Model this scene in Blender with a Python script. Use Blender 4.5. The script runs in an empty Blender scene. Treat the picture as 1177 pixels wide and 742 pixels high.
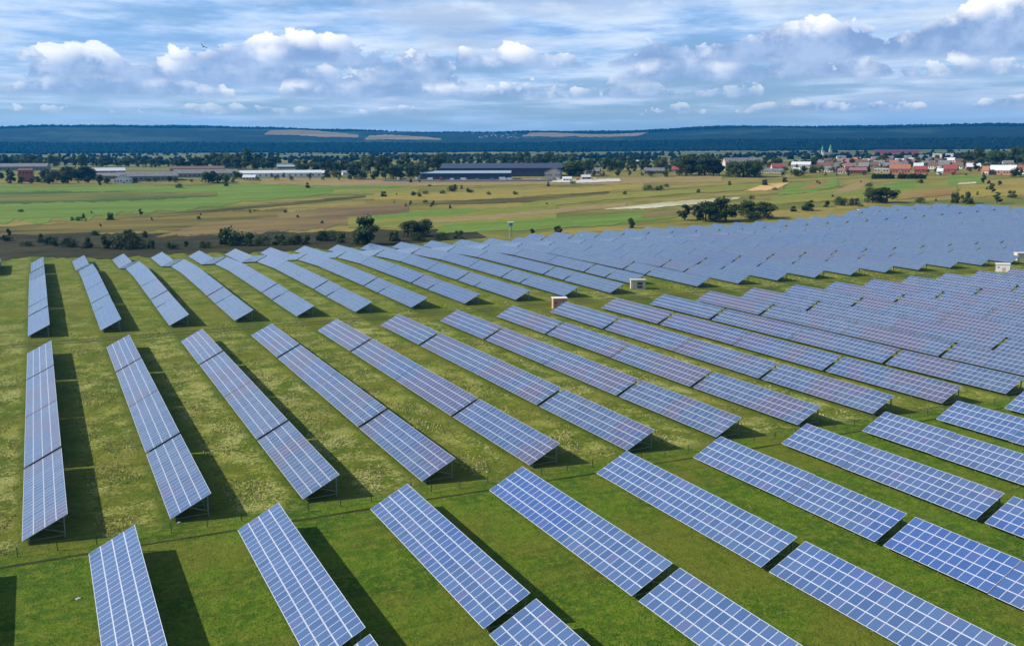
import bpy, math, random, bisect
import numpy as np
from mathutils import Matrix, Vector

random.seed(7)
S = bpy.context.scene
COL = S.collection
PI = math.pi

# ------------------------------------------------------------------ camera
CAM_H = 53.2
RGT = Vector((0.89389199, -0.44826164, -0.00431528))
UPV = Vector((0.08217066, 0.15438064, 0.98458854))
FWD = Vector((0.44068708, 0.8804704, -0.17483357))
FPX = 1079.19
cd = bpy.data.cameras.new('camera')
cam = bpy.data.objects.new('camera', cd)
COL.objects.link(cam)
cam.matrix_world = Matrix(((RGT.x, UPV.x, -FWD.x, 0), (RGT.y, UPV.y, -FWD.y, 0), (RGT.z, UPV.z, -FWD.z, CAM_H), (0, 0, 0, 1)))
cd.sensor_width = 36.0
cd.lens = 36.0 * FPX / 1177.0
cd.clip_start = 1.0
cd.clip_end = 60000.0
S.camera = cam

# ------------------------------------------------------------------ light
SUN_AZ = math.atan2(-0.90, 0.43)          # compass angle from +Y towards +X
SUN_EL = math.radians(34.5)
sun_dir = Vector((math.sin(SUN_AZ) * math.cos(SUN_EL), math.cos(SUN_AZ) * math.cos(SUN_EL), math.sin(SUN_EL)))
sl = bpy.data.lights.new('sun', 'SUN')
sl.energy = 5.0
sl.angle = math.radians(0.6)
sl.color = (1.0, 0.93, 0.82)
so = bpy.data.objects.new('sun', sl)
COL.objects.link(so)
so.rotation_euler = sun_dir.to_track_quat('Z', 'Y').to_euler()

S.view_settings.view_transform = 'Standard'
S.view_settings.look = 'None'
S.view_settings.exposure = 0.33
S.view_settings.gamma = 1.0
S.view_settings.use_curve_mapping = False
S.render.film_transparent = False
S.cycles.volume_bounces = 0
S.cycles.max_bounces = 6
S.cycles.transparent_max_bounces = 8


class NT:
    """small helper to write node graphs"""
    def __init__(self, tree):
        self.t = tree
        self.n = tree.nodes
        self.l = tree.links

    def put(self, sock, v):
        if hasattr(v, 'is_output') or isinstance(v, bpy.types.NodeSocket):
            self.l.new(v, sock)
        elif v is not None:
            if isinstance(v, (tuple, list)) and len(v) == 3 and sock.type == 'RGBA':
                v = (*v, 1.0)
            sock.default_value = v

    def m(self, op, a, b=None, c=None, clamp=False):
        n = self.n.new('ShaderNodeMath')
        n.operation = op
        n.use_clamp = clamp
        self.put(n.inputs[0], a)
        if b is not None: self.put(n.inputs[1], b)
        if c is not None: self.put(n.inputs[2], c)
        return n.outputs[0]

    def noise(self, vec, scale, detail=4, rough=0.5, dist=0.0):
        n = self.n.new('ShaderNodeTexNoise')
        if vec is not None: self.l.new(vec, n.inputs['Vector'])
        n.inputs['Scale'].default_value = scale
        n.inputs['Detail'].default_value = detail
        n.inputs['Roughness'].default_value = rough
        n.inputs['Distortion'].default_value = dist
        return n.outputs['Fac']

    def noise2(self, vec, scale, detail=4, rough=0.5):
        o = self.noise(vec, scale, detail, rough)
        o.node.noise_dimensions = '2D'
        return o

    def step(self, v, a, b, lo=0.0, hi=1.0):
        n = self.n.new('ShaderNodeMapRange')
        n.interpolation_type = 'SMOOTHSTEP'
        self.put(n.inputs['Value'], v)
        n.inputs['From Min'].default_value = a
        n.inputs['From Max'].default_value = b
        n.inputs['To Min'].default_value = lo
        n.inputs['To Max'].default_value = hi
        return n.outputs[0]

    def mix(self, f, a, b, blend='MIX'):
        n = self.n.new('ShaderNodeMix')
        n.data_type = 'RGBA'
        n.blend_type = blend
        self.put(n.inputs[0], f)
        self.put(n.inputs[6], a)
        self.put(n.inputs[7], b)
        return n.outputs[2]

    def xyz(self, x, y, z):
        n = self.n.new('ShaderNodeCombineXYZ')
        for i, v in enumerate((x, y, z)): self.put(n.inputs[i], v)
        return n.outputs[0]

    def sep(self, v):
        n = self.n.new('ShaderNodeSeparateXYZ')
        self.l.new(v, n.inputs[0])
        return n.outputs

    def bump(self, h, dist, strength=1.0):
        n = self.n.new('ShaderNodeBump')
        n.inputs['Strength'].default_value = strength
        n.inputs['Distance'].default_value = dist
        self.l.new(h, n.inputs['Height'])
        return n.outputs['Normal']


# ------------------------------------------------------------------ sky with cumulus layers
W = bpy.data.worlds.new('World')
S.world = W
W.use_nodes = True
w = NT(W.node_tree)
w.n.clear()
out = w.n.new('ShaderNodeOutputWorld')
sky = w.n.new('ShaderNodeTexSky')
sky.sky_type = 'NISHITA'
sky.sun_disc = False
sky.sun_elevation = SUN_EL
sky.sun_rotation = SUN_AZ
sky.altitude = 300
sky.dust_density = 0.3
sky.air_density = 1.0
sky.ozone_density = 3.0
bg1 = w.n.new('ShaderNodeBackground')
bg1.inputs['Strength'].default_value = 0.075
w.l.new(sky.outputs[0], bg1.inputs['Color'])
tc = w.n.new('ShaderNodeTexCoord')
dx, dy, dz = w.sep(tc.outputs['Generated'])
az = w.m('ARCTAN2', dx, dy)
el = w.m('ARCSINE', w.m('MINIMUM', w.m('MAXIMUM', dz, -1.0), 1.0))
el = w.m('MAXIMUM', el, 0.0)


def voro(vec, scale):
    n = w.n.new('ShaderNodeTexVoronoi')
    n.feature = 'F1'
    n.voronoi_dimensions = '2D'
    w.l.new(vec, n.inputs['Vector'])
    n.inputs['Scale'].default_value = scale
    return n.outputs['Distance']


# the high deck: long ragged streaks and sheets, grey-blue underneath
lv = w.m('LOGARITHM', w.m('ADD', el, 0.045), math.e)
s1 = w.noise2(w.xyz(w.m('MULTIPLY', az, 2.6), w.m('MULTIPLY', lv, 2.6), 9.0), 1.5, 5, 0.58)
s2 = w.noise2(w.xyz(w.m('MULTIPLY', az, 5.0), w.m('MULTIPLY', lv, 5.5), 2.0), 1.6, 5, 0.60)
deck = w.m('ADD', w.m('MULTIPLY', s1, 0.62), w.m('MULTIPLY', s2, 0.38))
high = w.step(el, 0.030, 0.125)
dmask = w.step(w.m('ADD', deck, w.m('MULTIPLY', high, 0.12)), 0.42, 0.62, 0.45, 0.96)
dcol = w.mix(w.step(w.m('ADD', w.m('MULTIPLY', s2, 0.5), w.m('MULTIPLY', s1, 0.5)), 0.36, 0.64), (0.24, 0.45, 0.80), (0.70, 0.80, 0.92))
dcol = w.mix(w.m('MULTIPLY', w.step(s1, 0.50, 0.70), 0.6), dcol, (0.27, 0.38, 0.60))

dmask = w.m('MULTIPLY', dmask, w.step(el, 0.17, 0.50, 1.0, 0.30))
lowb = w.step(el, 0.020, 0.062, 0.80, 0.0)
dmask = w.m('MAXIMUM', dmask, lowb)
dcol = w.mix(lowb, dcol, (0.30, 0.55, 0.88))
alpha, colour = dmask, dcol
# rows of cumulus with flat bases: (base elevation, depth, frequency, cover, seed)
BANDS = [(0.042, 0.012, 17.0, 0.45, 1.7, ((.80, .10, .04),)), (0.058, 0.020, 11.0, 0.405, 8.1, ((.55, .10, .06), (.74, .12, .05))),
         (0.072, 0.036, 8.0, 0.440, 12.9, ((.05, .07, .15), (.17, .09, .10), (.38, .06, .15), (.62, .07, .16), (.80, .10, .10), (.27, .06, -.06), (.50, .05, -.06))),
         (0.090, 0.040, 7.0, 0.425, 15.3, ((.61, .05, .14), (.77, .09, .20), (.93, .12, .30), (.12, .15, -.05), (.42, .10, .05))), (0.150, 0.07, 4.5, 0.44, 31.0, ())]
for base, hgt, f, thr, sd, masses in BANDS:
    vec = w.xyz(w.m('ADD', az, sd), w.m('MULTIPLY', el, 1.25), 0.0)
    big = w.noise2(vec, f * 0.55, 1, 0.5)
    nb = w.noise2(vec, f * 2.6, 5, 0.60)
    for ma, mw, amp in masses:             # the larger cloud masses of the day
        big = w.m('ADD', big, w.step(w.m('ABSOLUTE', w.m('SUBTRACT', az, ma)), 0.0, mw, amp, 0.0))
    v = w.m('DIVIDE', w.m('SUBTRACT', el, base), hgt)
    vv = w.xyz(w.m('ADD', w.m('ADD', az, sd), w.m('MULTIPLY', nb, 0.40 / f)), w.m('SUBTRACT', w.m('MULTIPLY', el, 1.25), w.m('MULTIPLY', nb, 0.30 / f)), 0.0)
    pf = w.m('SUBTRACT', 0.60, voro(vv, f * 3.6))
    d = w.m('ADD', w.m('MULTIPLY', big, 0.80), w.m('ADD', w.m('MULTIPLY', nb, 0.30), w.m('MULTIPLY', pf, 0.11)))
    d = w.m('SUBTRACT', d, w.m('MULTIPLY', w.m('POWER', w.m('MAXIMUM', v, 0.0), 2.0), 0.17))
    t0 = thr + 0.105
    m_ = w.m('MULTIPLY', w.step(d, t0, t0 + 0.020), w.step(w.m('ADD', v, w.m('MULTIPLY', w.m('SUBTRACT', nb, 0.5), 0.6)), -0.12, 0.15))
    lg = w.m('SUBTRACT', w.m('ADD', w.m('MULTIPLY', v, 0.50), w.m('MULTIPLY', pf, 0.70)), w.m('MULTIPLY', w.m('SUBTRACT', d, t0), 1.9))
    lg = w.m('ADD', lg, w.m('MULTIPLY', w.m('SUBTRACT', nb, 0.5), 1.4))
    lit = w.step(lg, 0.05, 0.70)
    fade = w.m('MULTIPLY', m_, min(1.0, 0.40 + base * 7))
    sh = w.mix(w.step(nb, 0.32, 0.68), (0.24, 0.36, 0.60), (0.42, 0.54, 0.77))
    cc = w.mix(lit, sh, (1.0, 1.0, 1.0))
    colour = w.mix(fade, colour, cc)
    alpha = w.m('MAXIMUM', alpha, fade)
bg2 = w.n.new('ShaderNodeBackground')
bg2.inputs['Strength'].default_value = 0.97
w.l.new(colour, bg2.inputs['Color'])
mx = w.n.new('ShaderNodeMixShader')
w.l.new(alpha, mx.inputs[0])
w.l.new(bg1.outputs[0], mx.inputs[1])
w.l.new(bg2.outputs[0], mx.inputs[2])
w.l.new(mx.outputs[0], out.inputs['Surface'])


# ------------------------------------------------------------------ terrain
SK = 0.0445                                # the rows of tables start on a slight slant


def lerp_knots(k, v):
    if v <= k[0][0]: return k[0][1]
    for (a, fa), (b, fb) in zip(k, k[1:]):
        if v <= b:
            return fa + (fb - fa) * (v - a) / (b - a)
    return k[-1][1]


NEAR = [(0, 0.0), (90, 0.1), (140, 0.4), (174, 0.6), (208, 1.0), (243, 1.3), (276, 1.5), (302, 1.8), (338, 2.3), (354, 2.8), (421, 3.9),
        (458, 3.2), (478, 1.2), (498, -0.9), (545, -1.0), (600, -0.8), (700, 0.0)]
FAR = [(690, 0), (800, 4), (1000, 13.5), (1300, 27), (1800, 35), (2500, 41), (3500, 54), (5000, 75)]


def smooth(a, b, v):
    t = max(0.0, min(1.0, (v - a) / (b - a)))
    return t * t * (3 - 2 * t)


def wob(x, y, s):
    return (math.sin(x / s + 1.3) * math.cos(y / (s * 1.27) + 0.4) + 0.6 * math.sin((x + y) / (s * 0.53) + 2.1) * math.cos((x - y * 0.7) / (s * 0.61))) / 1.6


def T(x, y):
    yp = y + SK * x
    D = math.hypot(x, y)
    z = lerp_knots(NEAR, yp) + lerp_knots(FAR, D)
    z += 0.0035 * max(0.0, min(x, 420)) * smooth(260, 330, yp) * (1 - smooth(460, 500, yp))
    if D > 900:
        z += wob(x, y, 240) * 1.2 * smooth(900, 1500, D)
    if D > 5000:
        az = math.degrees(math.atan2(x, y))
        foot = 62 * smooth(5150, 5900, D) * (0.82 + 0.18 * wob(x, y, 600))
        # skyline height by bearing
        top = lerp_knots([(-30, 150), (-5, 166), (-1, 172), (4, 190), (7, 199), (10, 190), (13, 172), (17, 158), (22, 150), (27, 146), (30, 150), (34, 149), (38, 158), (43, 166), (48, 160), (53, 158), (60, 150), (90, 150)], az)
        z += foot + (top - 22) * smooth(5900, 8300, D) * (1 + 0.05 * wob(x, y, 900) + 0.03 * wob(x, y, 380)) + 16 * wob(x, y, 330) * smooth(5800, 6600, D)
    return z


def axis(lo_far, lo, hi, hi_far, step, grow, cap=110.0):
    v = [lo]
    while v[-1] < hi: v.append(v[-1] + step)
    s = step
    while v[-1] < hi_far:
        s = min(s * grow, cap)
        v.append(v[-1] + s)
    s = step
    while v[0] > lo_far:
        s = min(s * grow, cap * 3)
        v.insert(0, v[0] - s)
    return v


XS = axis(-9000, -60, 520, 9600, 7.0, 1.03)
YS = axis(-9000, 40, 620, 10200, 7.0, 1.03)
ZG = [[T(x, y) for y in YS] for x in XS]


def G(x, y):
    """height of the ground mesh"""
    i = max(0, min(len(XS) - 2, bisect.bisect_right(XS, x) - 1))
    j = max(0, min(len(YS) - 2, bisect.bisect_right(YS, y) - 1))
    u = (x - XS[i]) / (XS[i + 1] - XS[i])
    v = (y - YS[j]) / (YS[j + 1] - YS[j])
    a, b, c, d = ZG[i][j], ZG[i + 1][j], ZG[i][j + 1], ZG[i + 1][j + 1]
    return a * (1 - u) * (1 - v) + b * u * (1 - v) + c * (1 - u) * v + d * u * v


def at(px, py):
    """where a sight line through the photograph's pixel meets the ground"""
    v = RGT * ((px - 588.5) / FPX) + UPV * ((371 - py) / FPX) + FWD
    v.normalize()
    t, p = 60.0, Vector((0, 0, CAM_H))
    last = t
    while t < 12000:
        q = p + v * t
        if q.z < G(q.x, q.y): break
        last = t
        t *= 1.01
    lo, hi = last, t
    for _ in range(20):
        mid = (lo + hi) / 2
        q = p + v * mid
        if q.z < G(q.x, q.y): hi = mid
        else: lo = mid
    q = p + v * hi
    return Vector((q.x, q.y, G(q.x, q.y)))


def mpp(q):
    """metres per photograph pixel at a point"""
    return (Vector(q) - Vector((0, 0, CAM_H))).dot(FWD) / FPX


# ------------------------------------------------------------------ materials
MATS = {}


def mat(name, rgb, rough=0.8, metal=0.0, vary=0.12, scale=1.5, spec=0.5, objvary=0.0):
    if name in MATS: return MATS[name]
    m = bpy.data.materials.new(name)
    m.use_nodes = True
    t = NT(m.node_tree)
    b = t.n['Principled BSDF']
    tc = t.n.new('ShaderNodeTexCoord')
    nz = t.noise(tc.outputs['Object'], scale, 5, 0.6)
    f = t.step(nz, 0.3, 0.7)
    c = t.mix(f, tuple(v * (1 - vary) for v in rgb), tuple(min(1, v * (1 + vary)) for v in rgb))
    if objvary:
        oi = t.n.new('ShaderNodeObjectInfo')
        hs = t.n.new('ShaderNodeHueSaturation')
        t.l.new(c, hs.inputs['Color'])
        t.put(hs.inputs['Hue'], t.m('ADD', 0.5, t.m('MULTIPLY', t.m('SUBTRACT', oi.outputs['Random'], 0.5), 0.06 * objvary)))
        t.put(hs.inputs['Value'], t.m('ADD', 1.0, t.m('MULTIPLY', t.m('SUBTRACT', t.m('FRACT', t.m('MULTIPLY', oi.outputs['Random'], 7.3)), 0.5), 0.7 * objvary)))
        c = hs.outputs[0]
    t.l.new(c, b.inputs['Base Color'])
    b.inputs['Roughness'].default_value = rough
    b.inputs['Metallic'].default_value = metal
    b.inputs['Specular IOR Level'].default_value = spec
    MATS[name] = m
    return m


def ground_material():
    m = bpy.data.materials.new('ground_grass')
    m.use_nodes = True
    t = NT(m.node_tree)
    b = t.n['Principled BSDF']
    geo = t.n.new('ShaderNodeNewGeometry')
    P = geo.outputs['Position']
    x, y, z = t.sep(P)
    big = t.noise(P, 0.018, 4, 0.55)
    mid = t.noise(P, 0.11, 5, 0.6)
    fine = t.noise(P, 0.7, 7, 0.75)
    finer = t.noise(P, 3.4, 4, 0.7)
    lush = t.mix(t.step(mid, 0.35, 0.68), (0.046, 0.112, 0.004), (0.104, 0.182, 0.007))
    lush = t.mix(t.step(fine, 0.44, 0.62), lush, (0.155, 0.200, 0.016))
    lush = t.mix(t.m('MULTIPLY', t.step(finer, 0.48, 0.66), 0.75), lush, (0.018, 0.042, 0.005))
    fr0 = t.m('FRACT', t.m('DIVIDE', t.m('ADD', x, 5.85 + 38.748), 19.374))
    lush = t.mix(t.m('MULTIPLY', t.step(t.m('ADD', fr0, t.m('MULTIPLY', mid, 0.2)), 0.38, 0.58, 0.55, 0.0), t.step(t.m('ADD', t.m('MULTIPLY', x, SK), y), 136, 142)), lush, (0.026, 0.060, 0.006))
    # seed heads and dry stalks: clumps in the middle of the aisles of the middle and far blocks
    yp = t.m('ADD', y, t.m('MULTIPLY', x, SK))
    fr = t.m('FRACT', t.m('DIVIDE', t.m('ADD', x, 5.85 + 38.748), 19.374))
    aisle = t.m('MULTIPLY', t.step(fr, 0.40, 0.60), t.step(fr, 0.90, 0.99, 1.0, 0.0))
    blk = t.step(yp, 136, 142)
    cl = t.m('ADD', t.m('MULTIPLY', t.noise(P, 1.5, 6, 0.75), 0.55), t.m('MULTIPLY', t.noise(P, 0.16, 4, 0.6), 0.45))
    clump = t.m('MULTIPLY', t.m('MULTIPLY', t.step(cl, 0.485, 0.535), blk), t.m('ADD', t.m('MULTIPLY', aisle, 0.88), 0.12))
    clump = t.m('MULTIPLY', clump, t.step(finer, 0.42, 0.56, 0.15, 1.0))
    dry = t.mix(t.step(big, 0.4, 0.6), (0.52, 0.48, 0.17), (0.36, 0.34, 0.07))
    lush = t.mix(t.m('MULTIPLY', blk, 0.35), lush, (0.095, 0.105, 0.010))
    clump = t.m('MULTIPLY', clump, t.step(yp, 270, 310, 0.92, 0.55))
    c = t.mix(clump, lush, dry)
    # ochre wash: poor patches
    c = t.mix(t.m('MULTIPLY', t.step(t.noise(P, 0.045, 6, 0.7), 0.46, 0.62), 0.60), c, (0.155, 0.155, 0.018))
    # mown swathes run across
    sw = t.noise(t.xyz(t.m('MULTIPLY', x, 0.05), t.m('MULTIPLY', yp, 0.9), 0.0), 0.8, 3, 0.5)
    c = t.mix(t.m('MULTIPLY', t.step(sw, 0.55, 0.72), 0.35), c, (0.032, 0.055, 0.009))
    # beyond the solar farm: rough pasture turning into strips
    D = t.m('SQRT', t.m('ADD', t.m('MULTIPLY', x, x), t.m('MULTIPLY', y, y)))
    far = t.step(D, 560, 700)
    st = t.noise(t.xyz(t.m('MULTIPLY', x, 0.006), t.m('MULTIPLY', y, 0.022), 1.0), 1.0, 6, 0.62, 0.4)
    pasture = t.mix(t.step(st, 0.38, 0.62), (0.125, 0.140, 0.024), (0.270, 0.215, 0.055))
    pasture = t.mix(t.m('MULTIPLY', t.step(t.noise(P, 0.03, 7, 0.7), 0.5, 0.68), 0.6), pasture, (0.05, 0.07, 0.018))
    c = t.mix(far, c, pasture)
    # far plain stays green, the hills are forested
    plain = t.mix(t.step(t.noise(t.xyz(t.m('MULTIPLY', x, 0.0011), t.m('MULTIPLY', y, 0.004), 4.0), 1.3, 5, 0.6), 0.42, 0.6), (0.050, 0.085, 0.020), (0.21, 0.19, 0.07))
    c = t.mix(t.step(D, 1300, 2200), c, plain)
    fo = t.noise(P, 0.012, 6, 0.75)
    forest = t.mix(t.step(fo, 0.36, 0.66), (0.002, 0.008, 0.006), (0.009, 0.026, 0.014))
    glade = t.step(t.noise(t.xyz(t.m('MULTIPLY', x, 0.0013), t.m('MULTIPLY', y, 0.0013), t.m('MULTIPLY', z, 0.01)), 1.0, 6, 0.65), 0.52, 0.60)
    forest = t.mix(t.m('MULTIPLY', glade, t.step(D, 6200, 6700, 0.0, 0.5)), forest, (0.050, 0.085, 0.050))
    c = t.mix(t.step(D, 5120, 5220), c, forest)
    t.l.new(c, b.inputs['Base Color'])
    b.inputs['Roughness'].default_value = 0.95
    b.inputs['Specular IOR Level'].default_value = 0.15
    h = t.m('ADD', t.m('MULTIPLY', fine, 0.5), t.m('MULTIPLY', finer, 0.3))
    h = t.m('ADD', h, t.m('MULTIPLY', mid, 0.6))
    t.l.new(t.bump(h, 0.8, 1.0), b.inputs['Normal'])
    return m


def field_material(name, a, b2, sx=0.02, sy=0.05, rot=0.0, fleck=None):
    m = bpy.data.materials.new(name)
    m.use_nodes = True
    t = NT(m.node_tree)
    b = t.n['Principled BSDF']
    geo = t.n.new('ShaderNodeNewGeometry')
    P = geo.outputs['Position']
    x, y, z = t.sep(P)
    c_, s_ = math.cos(rot), math.sin(rot)
    u = t.m('ADD', t.m('MULTIPLY', x, c_), t.m('MULTIPLY', y, s_))
    v = t.m('SUBTRACT', t.m('MULTIPLY', y, c_), t.m('MULTIPLY', x, s_))
    n = t.noise(t.xyz(t.m('MULTIPLY', u, sx), t.m('MULTIPLY', v, sy), 0.0), 1.0, 7, 0.65, 0.3)
    c = t.mix(t.step(n, 0.34, 0.66), a, b2)
    n2 = t.noise(P, 0.09, 6, 0.7)
    c = t.mix(t.m('MULTIPLY', t.step(n2, 0.45, 0.65), 0.5), c, fleck or (a[0] * 0.75 + 0.02, a[1] * 0.6 + 0.01, a[2] * 0.6))
    n3 = t.noise(t.xyz(t.m('MULTIPLY', x, 0.004), t.m('MULTIPLY', y, 0.016), 7.0), 1.0, 7, 0.7, 0.4)
    c = t.mix(t.m('MULTIPLY', t.step(n3, 0.42, 0.62), 0.55), c, (0.270, 0.215, 0.048) if not fleck else c)
    t.l.new(c, b.inputs['Base Color'])
    b.inputs['Roughness'].default_value = 0.95
    b.inputs['Specular IOR Level'].default_value = 0.12
    t.l.new(t.bump(n2, 0.6, 0.8), b.inputs['Normal'])
    return m


def glass_material():
    m = bpy.data.materials.new('panel_glass')
    m.use_nodes = True
    t = NT(m.node_tree)
    b = t.n['Principled BSDF']
    oi = t.n.new('ShaderNodeObjectInfo')
    at_ = t.n.new('ShaderNodeAttribute')
    at_.attribute_name = 'tint'
    r = t.m('FRACT', t.m('ADD', at_.outputs['Fac'], oi.outputs['Random']))
    geo = t.n.new('ShaderNodeNewGeometry')
    tco = t.n.new('ShaderNodeTexCoord')
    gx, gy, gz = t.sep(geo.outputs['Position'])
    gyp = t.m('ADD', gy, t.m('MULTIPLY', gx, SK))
    batch = t.noise(geo.outputs['Position'], 0.016, 2, 0.5)     # production batches laid out together
    base = t.mix(r, (0.052, 0.100, 0.225), (0.078, 0.138, 0.280))
    base = t.mix(t.m('MULTIPLY', t.step(batch, 0.46, 0.60), 0.35), base, (0.080, 0.116, 0.225))
    # sky glare painted into the colour: greyer middle block, paler steel blue rear block
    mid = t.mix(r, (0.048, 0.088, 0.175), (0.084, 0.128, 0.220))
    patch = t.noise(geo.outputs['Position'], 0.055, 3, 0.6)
    mid = t.mix(t.m('MULTIPLY', t.step(patch, 0.50, 0.56), 0.65), mid, (0.100, 0.082, 0.135))  # patches of faintly violet modules
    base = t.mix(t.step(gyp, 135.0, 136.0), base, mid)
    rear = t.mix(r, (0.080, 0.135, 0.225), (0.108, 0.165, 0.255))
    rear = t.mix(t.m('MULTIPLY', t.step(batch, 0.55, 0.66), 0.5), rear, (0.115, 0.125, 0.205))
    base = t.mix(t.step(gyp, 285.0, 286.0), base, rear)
    odd = t.step(r, 0.92, 0.96)
    base = t.mix(t.m('MULTIPLY', odd, 0.35), base, (0.120, 0.095, 0.220))
    crys = t.noise(tco.outputs['Object'], 9.0, 3, 0.6)
    base = t.mix(t.m('MULTIPLY', crys, 0.22), base, (0.085, 0.125, 0.240))
    deep = t.step(t.noise(geo.outputs['Position'], 0.02, 1, 0.5, 0.0), 0.52, 0.62)
    base = t.mix(t.m('MULTIPLY', deep, t.step(gyp, 135.0, 136.0, 0.40, 0.12)), base, (0.025, 0.080, 0.320))
    t.l.new(base, b.inputs['Base Color'])
    b.inputs['Roughness'].default_value = 0.22
    b.inputs['IOR'].default_value = 1.55
    dust = t.noise(tco.outputs['Object'], 1.3, 4, 0.6)
    t.put(b.inputs['Roughness'], t.step(dust, 0.3, 0.7, 0.10, 0.26))
    return m


def foliage_material(name, a, b2):
    m = bpy.data.materials.new(name)
    m.use_nodes = True
    t = NT(m.node_tree)
    b = t.n['Principled BSDF']
    oi = t.n.new('ShaderNodeObjectInfo')
    tc = t.n.new('ShaderNodeTexCoord')
    n = t.noise(tc.outputs['Object'], 0.6, 5, 0.7)
    c = t.mix(t.step(n, 0.32, 0.68), a, b2)
    hs = t.n.new('ShaderNodeHueSaturation')
    t.l.new(c, hs.inputs['Color'])
    t.put(hs.inputs['Hue'], t.m('ADD', 0.485, t.m('MULTIPLY', oi.outputs['Random'], 0.035)))
    t.put(hs.inputs['Value'], t.m('ADD', 0.65, t.m('MULTIPLY', t.m('FRACT', t.m('MULTIPLY', oi.outputs['Random'], 5.7)), 0.75)))
    t.l.new(hs.outputs[0], b.inputs['Base Color'])
    b.inputs['Roughness'].default_value = 0.75
    b.inputs['Specular IOR Level'].default_value = 0.2
    return m


M_GROUND = ground_material()
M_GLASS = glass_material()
M_FRAME = mat('aluminium_frame', (0.60, 0.64, 0.72), 0.38, 0.15, 0.06, 2.0)
M_FRAME_MID = mat('mid_frame', (0.50, 0.53, 0.60), 0.4, 0.15, 0.06, 2.0)  # middle block frames, a darker tone than the front ones
M_FRAME_REAR = mat('dull_frame', (0.205, 0.250, 0.335), 0.4, 0.1, 0.06, 2.0)
M_BACK = mat('panel_back', (0.10, 0.11, 0.12), 0.7)
M_STEEL = mat('galvanised_steel', (0.17, 0.23, 0.22), 0.5, 0.45, 0.15)
M_LEAF = foliage_material('foliage', (0.022, 0.042, 0.009), (0.068, 0.096, 0.020))
M_LEAF2 = foliage_material('foliage_light', (0.050, 0.080, 0.016), (0.115, 0.135, 0.032))
M_BARK = mat('bark', (0.05, 0.04, 0.03), 0.9)


# ------------------------------------------------------------------ mesh helper
class MB:
    def __init__(self):
        self.v, self.f, self.mi, self.t = [], [], [], []

    def face(self, pts, m=0, tint=0.0):
        k = len(self.v)
        self.v.extend([tuple(p) for p in pts])
        self.f.append(tuple(range(k, k + len(pts))))
        self.mi.append(m)
        self.t.append(tint)

    def box(self, c, s, rz=0.0, m=0, M=None):
        hx, hy, hz = s[0] / 2, s[1] / 2, s[2] / 2
        P = []
        for sx, sy, sz in ((-1, -1, -1), (1, -1, -1), (1, 1, -1), (-1, 1, -1), (-1, -1, 1), (1, -1, 1), (1, 1, 1), (-1, 1, 1)):
            p = Vector((sx * hx, sy * hy, sz * hz))
            if M is not None: p = M @ p
            elif rz: p = Vector((p.x * math.cos(rz) - p.y * math.sin(rz), p.x * math.sin(rz) + p.y * math.cos(rz), p.z))
            P.append((p.x + c[0], p.y + c[1], p.z + c[2]))
        k = len(self.v)
        self.v.extend(P)
        for q in ((0, 3, 2, 1), (4, 5, 6, 7), (0, 1, 5, 4), (1, 2, 6, 5), (2, 3, 7, 6), (3, 0, 4, 7)):
            self.f.append(tuple(k + i for i in q))
            self.mi.append(m)
            self.t.append(0.0)

    def bar(self, a, b, r=0.05, m=0):
        a, b = Vector(a), Vector(b)
        d = b - a
        L = d.length
        if L < 1e-6: return
        R = d.to_track_quat('Z', 'Y').to_matrix()
        self.box((a + b) / 2, (2 * r, 2 * r, L), m=m, M=R)

    def cyl(self, a, b, r0, r1, n=8, m=0):
        a, b = Vector(a), Vector(b)
        R = (b - a).to_track_quat('Z', 'Y').to_matrix()
        k = len(self.v)
        for i in range(n):
            an = 2 * PI * i / n
            for c, r in ((a, r0), (b, r1)):
                p = c + R @ Vector((math.cos(an) * r, math.sin(an) * r, 0))
                self.v.append(tuple(p))
        for i in range(n):
            j = (i + 1) % n
            self.f.append((k + 2 * i, k + 2 * j, k + 2 * j + 1, k + 2 * i + 1))
            self.mi.append(m); self.t.append(0.0)
        self.f.append(tuple(k + 2 * i + 1 for i in range(n)))
        self.mi.append(m); self.t.append(0.0)

    def mesh(self, name, mats, smooth=False):
        me = bpy.data.meshes.new(name)
        me.from_pydata(self.v, [], self.f)
        for mm in (mats if isinstance(mats, (list, tuple)) else [mats]): me.materials.append(mm)
        me.polygons.foreach_set('material_index', self.mi)
        if any(self.t):
            a = me.attributes.new('tint', 'FLOAT', 'FACE')
            a.data.foreach_set('value', self.t)
        if smooth: me.polygons.foreach_set('use_smooth', [True] * len(me.polygons))
        me.update()
        return me

    def build(self, name, mats, parent=None, loc=None, smooth=False):
        return link(name, self.mesh(name, mats, smooth), parent, loc)


def link(name, data, parent=None, loc=None):
    o = bpy.data.objects.new(name, data)
    COL.objects.link(o)
    if parent is not None: o.parent = parent
    if loc is not None: o.location = loc
    return o


def tag(o, label=None, cat=None, group=None, kind=None):
    if label: o['label'] = label
    if cat: o['category'] = cat
    if group: o['group'] = group
    if kind: o['kind'] = kind
    return o


def thing(name, label, cat, loc, rz=0.0, group=None):
    o = bpy.data.objects.new(name, None)
    COL.objects.link(o)
    o.location = loc
    o.rotation_euler = (0, 0, rz)
    o.empty_display_size = 0.3
    return tag(o, label, cat, group)


def dup(src, loc, rz=0.0, sc=None, label=None, group=None):
    r = src.copy()
    COL.objects.link(r)
    r.location = loc
    r.rotation_euler = (0, 0, rz)
    if sc is not None: r.scale = sc
    if label: r['label'] = label
    if group: r['group'] = group
    for ch in list(src.children):
        c = ch.copy()
        COL.objects.link(c)
        c.parent = r
        for g in ch.children:
            d = g.copy()
            COL.objects.link(d)
            d.parent = c
    return r


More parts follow.
